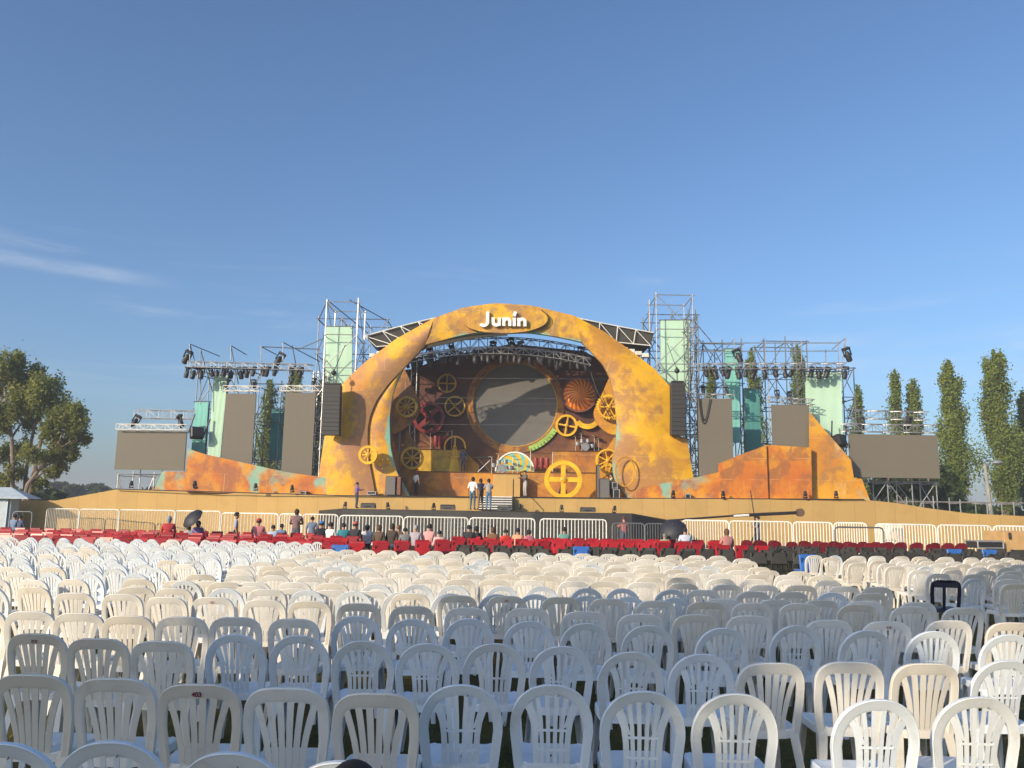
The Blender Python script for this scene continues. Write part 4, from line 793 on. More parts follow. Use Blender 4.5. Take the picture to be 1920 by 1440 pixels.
# ------------------------------------------------------------------ trees
def leaf_mat(name, c, c2):
    m, t, b = newmat(name); f, _ = noise(t, .55, 4, .6); g_, _ = noise(t, 5, 3, .6); colr = mixrgb(t, maprange(t, f, .35, .65), c, c2); colr = mixrgb(t, maprange(t, g_, .35, .7, 0, .6), colr, tuple(x * .65 for x in c))
    t.links.new(colr, b.inputs['Base Color']); b.inputs['Roughness'].default_value = .6; b.inputs['Specular IOR Level'].default_value = .25
    tr = t.nodes.new('ShaderNodeBsdfTranslucent'); t.links.new(colr, tr.inputs[0]); ms = t.nodes.new('ShaderNodeMixShader'); ms.inputs[0].default_value = .45
    t.links.new(b.outputs[0], ms.inputs[1]); t.links.new(tr.outputs[0], ms.inputs[2]); t.links.new(ms.outputs[0], t.nodes['Material Output'].inputs[0]); return m
M_poplar = leaf_mat('poplar_leaf', (.18, .24, .05), (.28, .33, .075)); M_gum = leaf_mat('gum_leaf', (.20, .24, .06), (.33, .34, .085)); M_dark = leaf_mat('dark_leaf', (.06, .095, .03), (.10, .135, .04)); M_hedge = leaf_mat('hedge_leaf', (.045, .09, .014), (.09, .13, .02)); M_far = leaf_mat('far_leaf', (.06, .10, .035), (.10, .14, .045))
M_bark = mat('bark', (.16, .12, .09), .95, .4, 3, bump=.4); M_barkp = mat('pale_bark', (.22, .17, .13), .9, .3, 2, bump=.3)
def leaves(name, centers, size, m, parent, rs, droop=0.0, aspect=1.6):
    """small leaf sprays, one quad each"""
    n = len(centers); C = np.asarray(centers); d = rs.normal(size=(n, 3)); d[:, 2] = d[:, 2] * .8 - droop; d /= np.linalg.norm(d, axis=1)[:, None]
    e = np.cross(d, rs.normal(size=(n, 3))); e /= np.linalg.norm(e, axis=1)[:, None]; s = size * rs.uniform(.55, 1.25, (n, 1)); a = d * s * aspect / 2; b = e * s / 2
    v = np.stack([C - a, C + b, C + a, C - b], 1).reshape(-1, 3) - np.array(OFF[parent.name])
    me = bpy.data.meshes.new(name); me.vertices.add(4 * n); me.vertices.foreach_set('co', v.ravel()); me.loops.add(4 * n); me.loops.foreach_set('vertex_index', np.arange(4 * n)); me.polygons.add(n); me.polygons.foreach_set('loop_start', np.arange(n) * 4); me.update(); me.validate(); me.materials.append(m)
    o = bpy.data.objects.new(name, me); col.objects.link(o); o.parent = parent; return o
def poplar(base, H, hw, nl, seed, label, size=.26, m=None, skirt=.1, lean=0.0, spines=46, cat='tree', name='poplar_tree', group=None, pexp=.85):
    rs = np.random.default_rng(seed); t = thing(name, tuple(base), label, cat, group); base = np.array(base); C = []
    mb = MB(); mb.path([base + np.array((lean * s, 0, H * s)) for s in (0, .3, .6, .92)], [hw * .14 + .05, hw * .10 + .04, hw * .06 + .03, .02], 7); tr = mb.build('trunk', M_bark, t); lb = MB()
    for k in range(spines):
        s0 = skirt + (.86 - skirt) * (k / spines) ** .9 + rs.normal(0, .01); a = rs.uniform(0, 6.28)
        w_ = hw * (min(1, (s0 - skirt * .4) / .26) ** .7 * (1 - s0) ** pexp * 1.36 + .03) * rs.uniform(.45, 1.18); ln = H * rs.uniform(.10, .19)
        p0 = base + np.array((lean * s0, 0, H * s0)); p1 = p0 + np.array((math.cos(a) * w_, math.sin(a) * w_, ln)); p1[2] = min(p1[2], base[2] + H * (.99 if k % 7 else 1.0))
        if k % 3 == 0: lb.path([p0, (p0 * .5 + p1 * .5) + np.array((math.cos(a) * w_ * .15, math.sin(a) * w_ * .15, -ln * .1)), p1], [.05, .035, .012], 4)
        q = int(nl / spines); u = rs.beta(1.6, 1.2, (q, 1)); P = p0 * (1 - u) + p1 * u; spread = (.08 + .26 * (1 - np.abs(u - .5))) * (w_ * .75 + hw * .13)
        C.append(P + rs.normal(size=(q, 3)) * spread * np.array((1, 1, 1.7)))
    q = nl // 30; u = rs.uniform(0, 1, (q, 1)); C.append(base + np.array((lean, 0, H * .80)) + np.c_[rs.normal(0, hw * .13, (q, 1)) * (1.15 - u), rs.normal(0, hw * .13, (q, 1)) * (1.15 - u), u * H * .2])
    lb.build('branch_frame', M_bark, t); leaves('crown', np.concatenate(C), size, m or M_poplar, t, rs, -.5); return t
def pop_px(px, pyt, pyb, hwp, Y, nl, seed, label, **k):
    b = at(px, pyb, Y); tp = at(px, pyt, Y); return poplar((b.x, Y, 0), tp.z, hwp * Y / F, nl, seed, label, **k)
pop_px(1798, 676, 950, 36, 72, 24800, 11, 'tall slender poplar left of the leaning lamp post', skirt=.12, size=.145)
pop_px(1886, 656, 960, 42, 70, 31000, 12, 'tallest poplar, right of the leaning lamp post', skirt=.12, size=.145)
pop_px(1935, 735, 960, 30, 74, 16120, 13, 'poplar cut off by the right edge', size=.145)
pop_px(1617, 722, 940, 22, 78, 9920, 14, 'slim poplar behind the left end of the widest screen', size=.15)
pop_px(1692, 692, 940, 28, 78, 12400, 15, 'taller poplar behind the middle of the widest screen', size=.15)
pop_px(1724, 711, 940, 25, 79, 10540, 16, 'poplar crowded against a taller one behind the widest screen', size=.15)
pop_px(1336, 684, 940, 21, 80, 9920, 17, 'poplar showing above the tall right screen', size=.15)
pop_px(1418, 652, 940, 26, 80, 11160, 18, 'poplar rising through the scaffold between right screens', size=.15)
pop_px(1506, 645, 940, 26, 80, 11160, 19, 'poplar behind the nearly square screen and lamp truss', size=.15)
pop_px(494, 712, 940, 24, 78, 11160, 20, 'poplar showing between the two tall left screens', size=.15)
pop_px(543, 690, 940, 38, 80, 14880, 21, 'bushy poplar behind the tall screen by the hanging loudspeakers', size=.15)
pop_px(588, 712, 940, 20, 82, 9300, 22, 'slim poplar behind the left loudspeaker column', size=.15)
def broad(px, pyb, Y, clumps, trunks, m, label, seed, nl, size, name='broadleaf_tree', droop=.5, barkm=None):
    rs = np.random.default_rng(seed); b = at(px, pyb, Y); t = thing(name, (b.x, Y, 0), label, 'tree'); C = []; lb = MB()
    tw = []
    for tr in trunks:
        pts = [at(x, y, Y + dy) for x, y, dy in tr]; pts[0].z = 0; tw.append(pts); n = len(pts); lb.path(pts, [max(.05, (.17 if len(tr) > 2 else .12) * (1 - .75 * i / n)) for i in range(n)], 8)
    lb.build('trunk', barkm or M_barkp, t); lm = MB(); tot = sum(r * r for _, _, r, _ in clumps)
    for x, y, r, dy in clumps:
        c = np.array(at(x, y, Y + dy)); rw = r * Y / F; nn = max(12, int(r / 2.6)); best = min((p for tr in tw for p in tr[1:]), key=lambda p: (p.x - c[0]) ** 2 + (p.z - c[2] + 1) ** 2 + .3 * (p.y - c[1]) ** 2)
        lm.path([best, best.lerp(Vector(c), .55) + Vector((0, 0, .25)), Vector(c)], [.09, .06, .02], 5)
        for _ in range(nn):
            dv = rs.normal(size=3); dv /= np.linalg.norm(dv); sc = c + dv * rw * rs.uniform(.4, 1.12) * np.array((1, 1, .9)); q = int(nl * r * r / tot / nn); P = sc + rs.normal(size=(q, 3)) * np.array((.20, .20, .30)) * rw; P[:, 2] -= np.abs(rs.normal(size=q)) * rw * .22; C.append(P)
            if rs.random() < .3: lm.path([Vector(c), Vector(sc)], [.03, .012], 4)
    lm.build('branch_frame', barkm or M_barkp, t); leaves('crown', np.concatenate(C), size, m, t, rs, droop, 2.2); return t
broad(40, 940, 60, [(5, 690, 34, 0), (40, 712, 30, 2), (-30, 720, 40, 1), (72, 735, 30, -1), (98, 722, 24, 1), (108, 760, 26, 0), (132, 775, 26, -2), (148, 800, 20, 0), (126, 822, 26, 1), (95, 800, 24, -2), (60, 775, 28, 2), (15, 760, 32, -1), (-20, 790, 36, 0), (98, 850, 22, 0), (112, 868, 16, 1), (60, 850, 18, -2), (5, 850, 22, 2), (78, 905, 12, 0), (-30, 860, 24, 0), (158, 822, 12, 0), (28, 672, 20, 0), (64, 700, 18, 1), (30, 880, 17, 0), (100, 882, 15, 1), (0, 905, 18, 0), (136, 848, 15, 0), (62, 905, 13, 1), (40, 840, 16, 1), (150, 780, 14, 1)],
      [[(26, 945, 0), (24, 880, 0), (22, 820, 0), (12, 760, 0), (6, 700, 0)], [(50, 945, 1), (48, 890, 1), (58, 830, 1), (72, 770, 0), (90, 740, 0)], [(36, 945, -1), (52, 908, -1), (70, 885, -1), (100, 850, 0), (124, 800, 0)], [(58, 830, 1), (80, 810, 0), (118, 780, -1)]], M_gum, 'large loose eucalyptus with several pale trunks at the left edge', 5, 40000, .13)
broad(1768, 955, 66, [(1768, 905, 22, 0), (1752, 915, 18, 1), (1782, 925, 18, -1), (1772, 885, 14, 0)], [[(1768, 965, 0), (1768, 930, 0), (1768, 890, 0)]], M_dark, 'dark bushy tree under the slender poplar', 6, 5000, .3)
for i, (x, lab) in enumerate(((1652, 'thin dark shrubby tree seen under the left half of the widest screen'), (1690, 'thin dark shrubby tree seen under the middle of the widest screen'), (1728, 'dark shrubby tree at the right end of the widest screen'))):
    broad(x, 950, 62, [(x, 915, 13, 0), (x - 10, 905, 9, 0), (x + 10, 900, 9, 1), (x + 3, 925, 11, 0)], [[(x, 960, 0), (x - 2, 925, 0), (x - 8, 898, 0)], [(x + 2, 960, 0), (x + 8, 920, 0), (x + 14, 896, 0)]], M_dark, lab, 40 + i, 1500, .24, 'shrubby_tree', barkm=M_bark)
def mass(name, xs, Y, dep, htop, m, label, n, size, seed):
    rs = np.random.default_rng(seed); x0 = at(xs[0], 950, Y).x; x1 = at(xs[1], 950, Y).x; k = int(abs(x1 - x0) / (htop * .22)) + 1; C = []
    for i in range(k):
        cx_ = rs.uniform(x0, x1); h = htop * rs.uniform(.65, 1.15); w_ = htop * rs.uniform(.16, .3); q = n // k; z = rs.uniform(.02, 1, q); C.append(np.c_[cx_ + rs.normal(0, 1, q) * w_ * (1.15 - z), Y + rs.uniform(0, dep) + rs.normal(0, 1, q) * w_, z * h])
    o = bpy.data.objects.new(name, None); OFF[name + '_t'] = Vector((0, 0, 0)); bpy.data.objects.remove(o)
    class Pp: pass
    dummy = thing('tmp', (0, 0, 0), None, None); o = leaves(name, np.concatenate(C), size, m, dummy, rs); o.parent = None; bpy.data.objects.remove(dummy); tag(o, label, 'trees', kind='stuff')
mass('far_wood', (-120, 330), 150, 14, at(150, 907, 150).z * .95, M_far, 'far line of dark trees beyond the left end of the stage', 26000, .7, 61)
mass('hedge_wood', (1740, 2050), 85, 6, at(1850, 950, 85).z * 1.0, M_hedge, 'bright green undergrowth beyond the right end of the stage', 9000, .4, 62)
mass('near_undergrowth', (-60, 110), 75, 6, at(60, 925, 75).z, M_dark, 'dark green undergrowth beneath the eucalyptus', 7000, .45, 63)
mass('rear_wood', (1560, 1800), 110, 8, at(1700, 925, 110).z, M_dark, 'dark scrub seen under the widest screen', 6000, .6, 64)
# a row of poplars behind the camera: the late sun throws the shade of one of them across the front chairs
def su(s, u): return ((s + u) / math.sqrt(2), (s - u) / math.sqrt(2))
x, y = su(-18, -4.75); poplar((x, y, 0), 10.45, 2.3, 46000, 71, 'broad dense tree standing behind the rows of chairs', size=.34, skirt=.06, spines=120, pexp=.5, name='broadleaf_tree')
x, y = su(-19, -3.75); poplar((x, y, 0), 15.8, 1.9, 20000, 72, 'tall dense poplar standing close behind the broad tree', size=.34, skirt=.70, spines=90, pexp=.7)
# ------------------------------------------------------------------ plastic chairs
def plastic(name, c, aged, rough):
    m, t, b = newmat(name); oi = t.nodes.new('ShaderNodeObjectInfo'); col_ = mixrgb(t, maprange(t, oi.outputs['Random'], .25, 1, 0, .8), c, aged)
    ofs = t.nodes.new('ShaderNodeVectorMath'); ofs.operation = 'ADD'; tc_ = t.nodes.new('ShaderNodeTexCoord'); t.links.new(tc_.outputs['Object'], ofs.inputs[0]); mul = t.nodes.new('ShaderNodeMath'); mul.operation = 'MULTIPLY'; t.links.new(oi.outputs['Random'], mul.inputs[0]); mul.inputs[1].default_value = 40; t.links.new(mul.outputs[0], ofs.inputs[1])
    def nz(sc_, det, ro):
        n = t.nodes.new('ShaderNodeTexNoise'); n.inputs['Scale'].default_value = sc_; n.inputs['Detail'].default_value = det; n.inputs['Roughness'].default_value = ro; t.links.new(ofs.outputs[0], n.inputs['Vector']); return n.outputs['Fac']
    col_ = mixrgb(t, maprange(t, nz(5, 6, .7), .50, .78, 0, .42), col_, (.40, .35, .28)); col_ = mixrgb(t, maprange(t, nz(60, 4, .7), .60, .74, 0, .30), col_, (.25, .22, .19))
    t.links.new(col_, b.inputs['Base Color']); b.inputs['Roughness'].default_value = rough; return m
M_chA = plastic('white_plastic', (.74, .80, .845), (.69, .71, .70), .36); M_chB = plastic('cream_plastic', (.78, .755, .69), (.68, .62, .51), .42); M_print = mat('red_print', (.16, .015, .04), .6, .1, 20)
def back_y(x, z):
    s = max(0.0, z - .40); return -.185 - .20 * s - .06 * s * s + .55 * x * x
def sweep(mb, path, wid, th=.016, lip=0.0):
    """a flat moulded strip following the shell of the backrest; path of (x, z)"""
    n = len(path); P = [Vector((p[0], p[1])) for p in path]; vs = []
    for i in range(n):
        d = (P[min(i + 1, n - 1)] - P[max(i - 1, 0)]).normalized(); nn = Vector((-d.y, d.x)); w_ = (wid[i] if isinstance(wid, (list, tuple)) else wid) / 2
        prof = [(-w_, .002), (-w_ * .55, -.006), (w_ * .55, -.008), (w_ * .86, -.008 - lip), (w_, -.004 - lip), (w_, th), (-w_, th)] if lip else [(-w_, 0), (w_, 0), (w_ * .8, th), (-w_ * .8, th)]
        for a, t_ in prof: q = P[i] + nn * a; vs.append((q.x, back_y(q.x, q.y) + t_, q.y))
    k = len(prof); mb.add(vs, [(i * k + j, i * k + (j + 1) % k, (i + 1) * k + (j + 1) % k, (i + 1) * k + j) for i in range(n - 1) for j in range(k)] + [tuple(range(k - 1, -1, -1)), tuple((n - 1) * k + j for j in range(k))])
def frame_path(a, zc, b, ex, x0, lo=False):
    pts = [(-x0, .37), (-x0 - (a - x0) * .5, .48)]; n = 11 if lo else 26
    for i in range(n + 1):
        t = math.pi * (1 - i / n); c, s = math.cos(t), math.sin(t); pts.append((a * math.copysign(abs(c) ** (2 / ex), c), zc + b * abs(s) ** (2 / ex)))
    return pts + [(x0 + (a - x0) * .5, .48), (x0, .37)]
def top_z(a, zc, b, ex, x): return zc + b * (1 - min(1, abs(x / a)) ** ex) ** (1 / ex)
def back_mesh(kind, lo=False):
    mb = MB()
    if kind == 'A':
        a, zc, b, ex, x0 = .198, .60, .222, 2.25, .172; fp = frame_path(a, zc, b, ex, x0, lo); n = len(fp)
        sweep(mb, fp, [.049 + .010 * math.sin(math.pi * i / (n - 1)) for i in range(n)], .018, .005)
        for s in (-1, 1):
            pt = [(.083, .40), (.084, .50), (.088, .58), (.098, .65), (.118, .71), (.150, .765), (.166, .785)] if not lo else [(.083, .40), (.09, .60), (.118, .71), (.160, .78)]
            sweep(mb, [(s * x, z) for x, z in pt], .031, .014)
        for x in (-.052, -.018, .018, .052) if not lo else (-.045, 0, .045): sweep(mb, [(x, .40), (x, .55), (x * 1.12, .66), (x * 1.5, top_z(a, zc, b, ex, x * 1.5) - .02)], .022 if not lo else .030, .012)
        if not lo:
            for x in (-.085, .085): sweep(mb, [(x * .82, .62), (x * 1.1, .70), (x * 1.42, top_z(a, zc, b, ex, x * 1.42) - .015)], .012, .010)
            for z in (.50, .605): mb.box((0, back_y(0, z) + .005, z), (.17, .008, .012))
        mb.box((0, back_y(0, .40) + .004, .405), (.19, .014, .05))
    else:
        a, zc, b, ex, x0 = .196, .61, .200, 3.8, .170; fp = frame_path(a, zc, b, ex, x0, lo); n = len(fp)
        sweep(mb, fp, [.049 + .028 * math.sin(math.pi * i / (n - 1)) ** 2 for i in range(n)], .018, .004)
        for xb, xt in ((-.082, -.150), (-.050, -.086), (-.0165, -.028), (.0165, .028), (.050, .086), (.082, .150)):
            zt = top_z(a, zc, b, ex, xt) - .025; q = [0, .3, .55, .75, .9, 1] if not lo else [0, .6, 1]
            sweep(mb, [(xb + (xt - xb) * t ** 1.8, .40 + (zt - .40) * t) for t in q], [.029 + .007 * t for t in q], .014)
        mb.box((0, back_y(0, .40) + .004, .405), (.19, .014, .05))
    return mb
def seat_mesh(lo=False):
    mb = MB(); n = 28 if not lo else 12; vs = []
    def ring(sx, sy, z, yo=0.015):
        for i in range(n):
            t = 2 * math.pi * i / n; c, s = math.cos(t), math.sin(t); x = math.copysign(abs(c) ** .5, c) * .205 * sx * (1.0 + .06 * (s > 0) * s); y = math.copysign(abs(s) ** .5, s) * .205 * sy + yo; vs.append((x, y, z - .012 * (s < 0) * abs(s) - (.010 if s > .8 and sx > .95 else 0)))
    for sx, sy, z in ((.02, .02, .418), (.5, .5, .420), (.85, .85, .428), (.96, .96, .436), (1, 1, .430), (1.01, 1.01, .385), (.97, .97, .385), (.95, .95, .418)): ring(sx, sy, z)
    k = len(vs) // n; mb.add(vs, [(a_ * n + i, a_ * n + (i + 1) % n, (a_ + 1) * n + (i + 1) % n, (a_ + 1) * n + i) for a_ in range(k - 1) for i in range(n)]); return mb
def leg_mesh(sx, sy):
    mb = MB(); top = (sx * .188, sy * .185 + .01, .43); bot = (sx * .222, sy * (.255 if sy < 0 else .235), 0.0); vs = []
    for (c, wd) in ((top, .058), (tuple(a * .5 + b * .5 for a, b in zip(top, bot)), .048), (bot, .036)):
        x, y, z = c
        for dx, dy in ((0, 0), (-sx * wd, 0), (-sx * wd, -sy * .012), (-sx * .012, -sy * .012), (-sx * .012, -sy * wd), (0, -sy * wd)): vs.append((x + dx, y + dy, z))
    mb.add(vs, [(r_ * 6 + j, r_ * 6 + (j + 1) % 6, r_ * 6 + 6 + (j + 1) % 6, r_ * 6 + 6 + j) for r_ in range(2) for j in range(6)] + [(0, 1, 2, 3), (0, 3, 4, 5), (12, 15, 14, 13), (12, 17, 16, 15)]); return mb
CH = {}
for kind, m_ in (('A', M_chA), ('B', M_chB)):
    CH[kind] = dict(back=back_mesh(kind).mesh('backrest', m_), seat=seat_mesh().mesh('seat', m_), legs=[leg_mesh(sx, sy).mesh('leg', m_, smooth=False) for sx in (-1, 1) for sy in (-1, 1)])
    J = MB()
    for p in (back_mesh(kind, True), seat_mesh(True), *[leg_mesh(sx, sy) for sx in (-1, 1) for sy in (-1, 1)]): J.add(p.v, p.f)
    CH[kind]['joined'] = J.mesh('chair_shape', m_)
NAME = {'A': 'lattice_back_chair', 'B': 'fan_back_chair'}
def place_chair(kind, loc, rz, label, group, detail=True):
    if not detail:
        o = bpy.data.objects.new(NAME[kind], CH[kind]['joined']); o.location = loc; o.rotation_euler = (0, 0, rz); col.objects.link(o); return tag(o, label, 'chair', group)
    t = thing(NAME[kind], loc, label, 'chair', group, rz)
    for nm, me in (('seat', CH[kind]['seat']), ('backrest', CH[kind]['back']), *[('leg', q) for q in CH[kind]['legs']]): o = bpy.data.objects.new(nm, me); col.objects.link(o); o.parent = t
    return t
def text_mesh(body, size, m, depth_y):
    cu = bpy.data.curves.new('printed_number', 'FONT'); cu.body = body; cu.size = size; cu.align_x = 'CENTER'; cu.offset = .0012; o = bpy.data.objects.new('tmp', cu); col.objects.link(o); dg = bpy.context.evaluated_depsgraph_get(); me = bpy.data.meshes.new_from_object(o.evaluated_get(dg)); bpy.data.objects.remove(o)
    for v in me.vertices: x, z = v.co.x, v.co.y + .785; v.co = Vector((x, back_y(x, z) - .0125, z))
    me.materials.clear(); me.materials.append(m); me.name = 'printed_number'; return me
def number(t, body, m=None, size=.026, dx=0.0):
    b = next(c for c in t.children if c.name.startswith('backrest')); o = bpy.data.objects.new('printed_number', text_mesh(body, size, m or M_print, 0)); col.objects.link(o); o.parent = b; o.location.x = dx; return o
TOP = Vector((0, -.285, .845))
def chair_at(px, py, rz):
    p = at_z(px, py, .845); v = Matrix.Rotation(rz, 3, 'Z') @ TOP; return (p.x - v.x, p.y - v.y, 0)
ORD = 'zero first second third fourth fifth sixth seventh eighth ninth tenth eleventh twelfth thirteenth fourteenth fifteenth sixteenth seventeenth eighteenth nineteenth twentieth'.split()
def ordw(i): return ORD[i] if i <= 20 else ('twenty-' + ORD[i - 20] if i < 30 else ('thirtieth' if i == 30 else 'thirty-' + ORD[i - 30]))
DESC = {'A': 'white lattice-back chair', 'B': 'cream fan-back chair'}
front = [
    ('cut-off front row', [(2, 1396, 'A'), (205, 1393, 'A'), (430, 1414, 'A'), (640, 1431, 'A')]),
    ('first full row', [(55, 1266, 'B'), (212, 1273, 'B'), (370, 1284, 'B'), (535, 1291, 'B'), (703, 1301, 'B'), (865, 1286, 'A'), (1035, 1286, 'A'), (1208, 1298, 'A'), (1382, 1303, 'A'), (1650, 1314, 'A'), (1838, 1309, 'A')]),
    ('second full row', [(65, 1189, 'B'), (180, 1198, 'B'), (300, 1203, 'B'), (440, 1191, 'A'), (560, 1193, 'A'), (680, 1203, 'A'), (802, 1208, 'A'), (928, 1208, 'A'), (1055, 1213, 'A'), (1185, 1224, 'A'), (1318, 1228, 'A'), (1450, 1244, 'B'), (1597, 1242, 'B'), (1741, 1245, 'B'), (1890, 1240, 'A')]),
    ('third full row', [(-38, 1143, 'B'), (54, 1147, 'B'), (146, 1150, 'B'), (238, 1155, 'B'), (339, 1157, 'B'), (440, 1158, 'B'), (549, 1161, 'B'), (668, 1156, 'A'), (772, 1162, 'A'), (880, 1161, 'A'), (993, 1166, 'A'), (1100, 1170, 'A'), (1217, 1174, 'A'), (1357, 1179, 'A'), (1496, 1174, 'A'), (1628, 1183, 'A'), (1753, 1185, 'A'), (1895, 1191, 'A')]),
    ('fourth full row', [(137, 1112, 'B'), (227, 1114, 'B'), (310, 1120, 'B'), (398, 1120, 'B'), (494, 1125, 'B'), (580, 1127, 'B'), (672, 1132, 'B'), (772, 1137, 'B'), (876, 1140, 'B'), (990, 1141, 'B'), (1096, 1147, 'B'), (1203, 1152, 'B'), (1307, 1153, 'B'), (1407, 1155, 'B'), (1557, 1163, 'B'), (1666, 1166, 'B'), (1783, 1164, 'B'), (1900, 1168, 'B')]),
    ('fifth full row', [(258, 1086, 'B'), (345, 1090, 'A'), (420, 1092, 'B'), (470, 1100, 'B'), (549, 1104, 'B'), (618, 1107, 'B'), (694, 1109, 'B'), (769, 1113, 'B'), (858, 1117, 'B'), (950, 1118, 'B'), (1053, 1120, 'B'), (1142, 1123, 'B'), (1231, 1127, 'B'), (1326, 1129, 'B'), (1412, 1131, 'B'), (1502, 1132, 'B'), (1611, 1134, 'B'), (1711, 1138, 'B'), (1809, 1140, 'B')]),
]
CHN = {}
for ri, (rowname, row) in enumerate(front):
    for i, (px, py, k) in enumerate(row):
        rz = rr(.06) + .02; vis = sum(1 for q in row[:i + 1] if q[0] > -25)
        t = place_chair(k, chair_at(px, py, rz), rz, f'{DESC[k]}, {ordw(max(vis, 1))} from the left end of the {rowname}', 'white chairs in the front rows')
        CHN[ri, i] = t
CHN[3, 0]['label'] = 'cream fan-back plastic chair cut off by the left edge, third full row'
num = number(CHN[1, 2], '403', size=.034); CHN[1, 2]['label'] = 'cream fan-back plastic chair with number 403 printed on its top rail'
number(CHN[2, 0], '360', size=.03); CHN[2, 0]['label'] = 'cream fan-back chair with a smudged dark number, left end of second full row'
M_mark = mat('moulded_mark', (.20, .22, .25), .5, .1, 20)
def mark(t):
    b = next(c for c in t.children if c.name.startswith('backrest')); m = MB(); x, z = .035, .803; m.tube((x, back_y(x, z) - .012, z), (x - .004, back_y(x, z) - .014, z - .012), .0022, n=5); m.tube((x - .005, back_y(x, z) - .012, z - .012), (x + .004, back_y(x, z) - .012, z - .006), .002, n=5); o = bpy.data.objects.new('moulded_mark', m.mesh('moulded_mark', M_mark)); col.objects.link(o); o.parent = b
for (ri, i), t in CHN.items():
    if t.name.startswith('lattice') and ri < 4: mark(t)
M_pink = mat('faded_print', (.42, .16, .17), .6, .1, 20)
for (ri, i), s in (((4, 3), '351'), ((5, 9), '327'), ((4, 15), '418')): number(CHN[ri, i], s, M_pink, .03)

# further rows, three blocks parted by two aisles
def block(name, x0, x1, d0, d1, pitch, rowpitch, slope, kindf, rz0, desc, jx=.05, jy=.06):
    n = 0; d = d0; ri = 0
    while d < d1:
        ri += 1; xs = []; x = x0(d) + rr(.15)
        while x < x1(d): xs.append(x); x += pitch + rr(.03)
        vis = 0
        for x in xs:
            Y = d + slope * x + rr(jy)
            if abs(x) > .640 * Y + .25: continue
            k = kindf(ri, x, d); vis += 1
            place_chair(k, (x + rr(jx), Y, 0), rz0 + rr(.10), f'{DESC[k]}, {ordw(vis)} from the left in the {ordw(ri)} row of {desc}', 'white chairs of the ' + name, detail=d < 12.5); n += 1
        d += rowpitch
    return n
nC = block('middle block', lambda d: -3.95 - .02 * d, lambda d: 4.75 + .02 * d, 9.75, 19.9, .515, 1.0, -.05, lambda ri, x, d: ('A' if ri <= 2 and -1.8 < x < 2.2 else ('A' if random.random() < .14 else 'B')), 0.02, 'the far middle block')
nL = block('left block', lambda d: -17.5, lambda d: -5.1, 9.6, 24.2, .53, 1.04, -.03, lambda ri, x, d: ('B' if (ri <= 3 and random.random() < .6) else ('A' if random.random() < .93 else 'B')), -.17, 'the left block', .07, .1)
nR = block('right block', lambda d: 7.3, lambda d: 15, 12.2, 20.6, .54, 1.02, .02, lambda ri, x, d: 'B' if random.random() < .92 else 'A', .12, 'the right block', .06, .08)
print('chairs', nC, nL, nR, sum(len(r) for _, r in front))
# navy chair
p = at_z(1778, 1087, .86); t = thing('navy_plastic_chair', (p.x, p.y + .25, 0), 'single navy blue plastic chair with open back among the white ones', 'chair', rz=-.15); M_navy = mat('navy_plastic', (.010, .010, .028), .4, .2, 3)
m = MB(); sweep(m, frame_path(.19, .66, .17, 5, .175), [.05] * 31, .02, .004); sweep(m, [(-.03, .40), (-.03, .82)], .045, .015); m.box((0, back_y(0, .79), .79), (.34, .02, .09)); m.build('backrest', M_navy, t) if False else None
o = bpy.data.objects.new('backrest', m.mesh('backrest', M_navy)); col.objects.link(o); o.parent = t
for nm, me in (('seat', seat_mesh().mesh('seat', M_navy)), *[('leg', leg_mesh(sx, sy).mesh('leg', M_navy)) for sx in (-1, 1) for sy in (-1, 1)]): o = bpy.data.objects.new(nm, me); col.objects.link(o); o.parent = t

# ------------------------------------------------------------------ upholstered chairs nearer the stage
def padded(cb, cs, cf, square, hb=.42):
    m = MB(); m.cur = 0; z0 = .44; M = Matrix.Rotation(R(-12), 3, 'X')
    if square: m.bbox((0, -.25, z0 + hb / 2), (.46, .05, hb), .02, M)
    else:
        pr = [(-.19, z0 + .05), (-.22, z0 + .22), (-.19, z0 + .34), (-.10, z0 + .40), (.10, z0 + .40), (.19, z0 + .34), (.22, z0 + .22), (.19, z0 + .05)]; m.prism([(x, -.24 - .2 * (z - z0), z) for x, z in pr], (0, .05, 0))
    m.bbox((0, 0, .45), (.45, .44, .06), .02); m.cur = 1
    for sx in (-1, 1):
        m.tube((sx * .21, -.2, .43), (sx * .22, -.26, 0), .014, n=5); m.tube((sx * .21, .2, .43), (sx * .22, .22, 0), .014, n=5); m.tube((sx * .18, -.2, .42), (sx * .18, -.30, .78), .014, n=5)
    return m.mesh('padded_chair', [cb, cf])
M_cf = mat('chair_frame_black', (.03, .03, .03), .4, .2, 5); M_cred = mat('red_vinyl', (.36, .014, .018), .30, .2, 3, rnd=.3, spec=.25); M_cmar = mat('maroon_vinyl', (.17, .012, .022), .30, .2, 3, rnd=.2); M_cblk = mat('olive_black_cloth', (.040, .036, .030), .7, .2, 3, rnd=.3); M_cblue = mat('blue_vinyl', (.03, .13, .42), .35, .2, 3)
PM = {'red': padded(M_cred, 0, M_cf, True), 'maroon': padded(M_cmar, 0, M_cf, False), 'black': padded(M_cblk, 0, M_cf, True, .33), 'blue': padded(M_cblue, 0, M_cf, True)}
nP = 0
def padded_row(kind, px0, px1, Y0, Y1, pitch, label, group, skip=()):
    global nP
    x = at(px0, 1000, Y0).x; xe = at(px1, 1000, Y1).x; n = max(1, int(abs(xe - x) / pitch)); fixed = group
    for i in range(n + 1):
        if random.random() < .03: continue
        s = i / n; o = bpy.data.objects.new(kind + '_padded_chair', PM[kind]); col.objects.link(o); o.location = (x + (xe - x) * s + rr(.05), Y0 + (Y1 - Y0) * s + rr(.12), 0); o.rotation_euler = (0, 0, rr(.12)); tag(o, label, 'chair', group); nP += 1
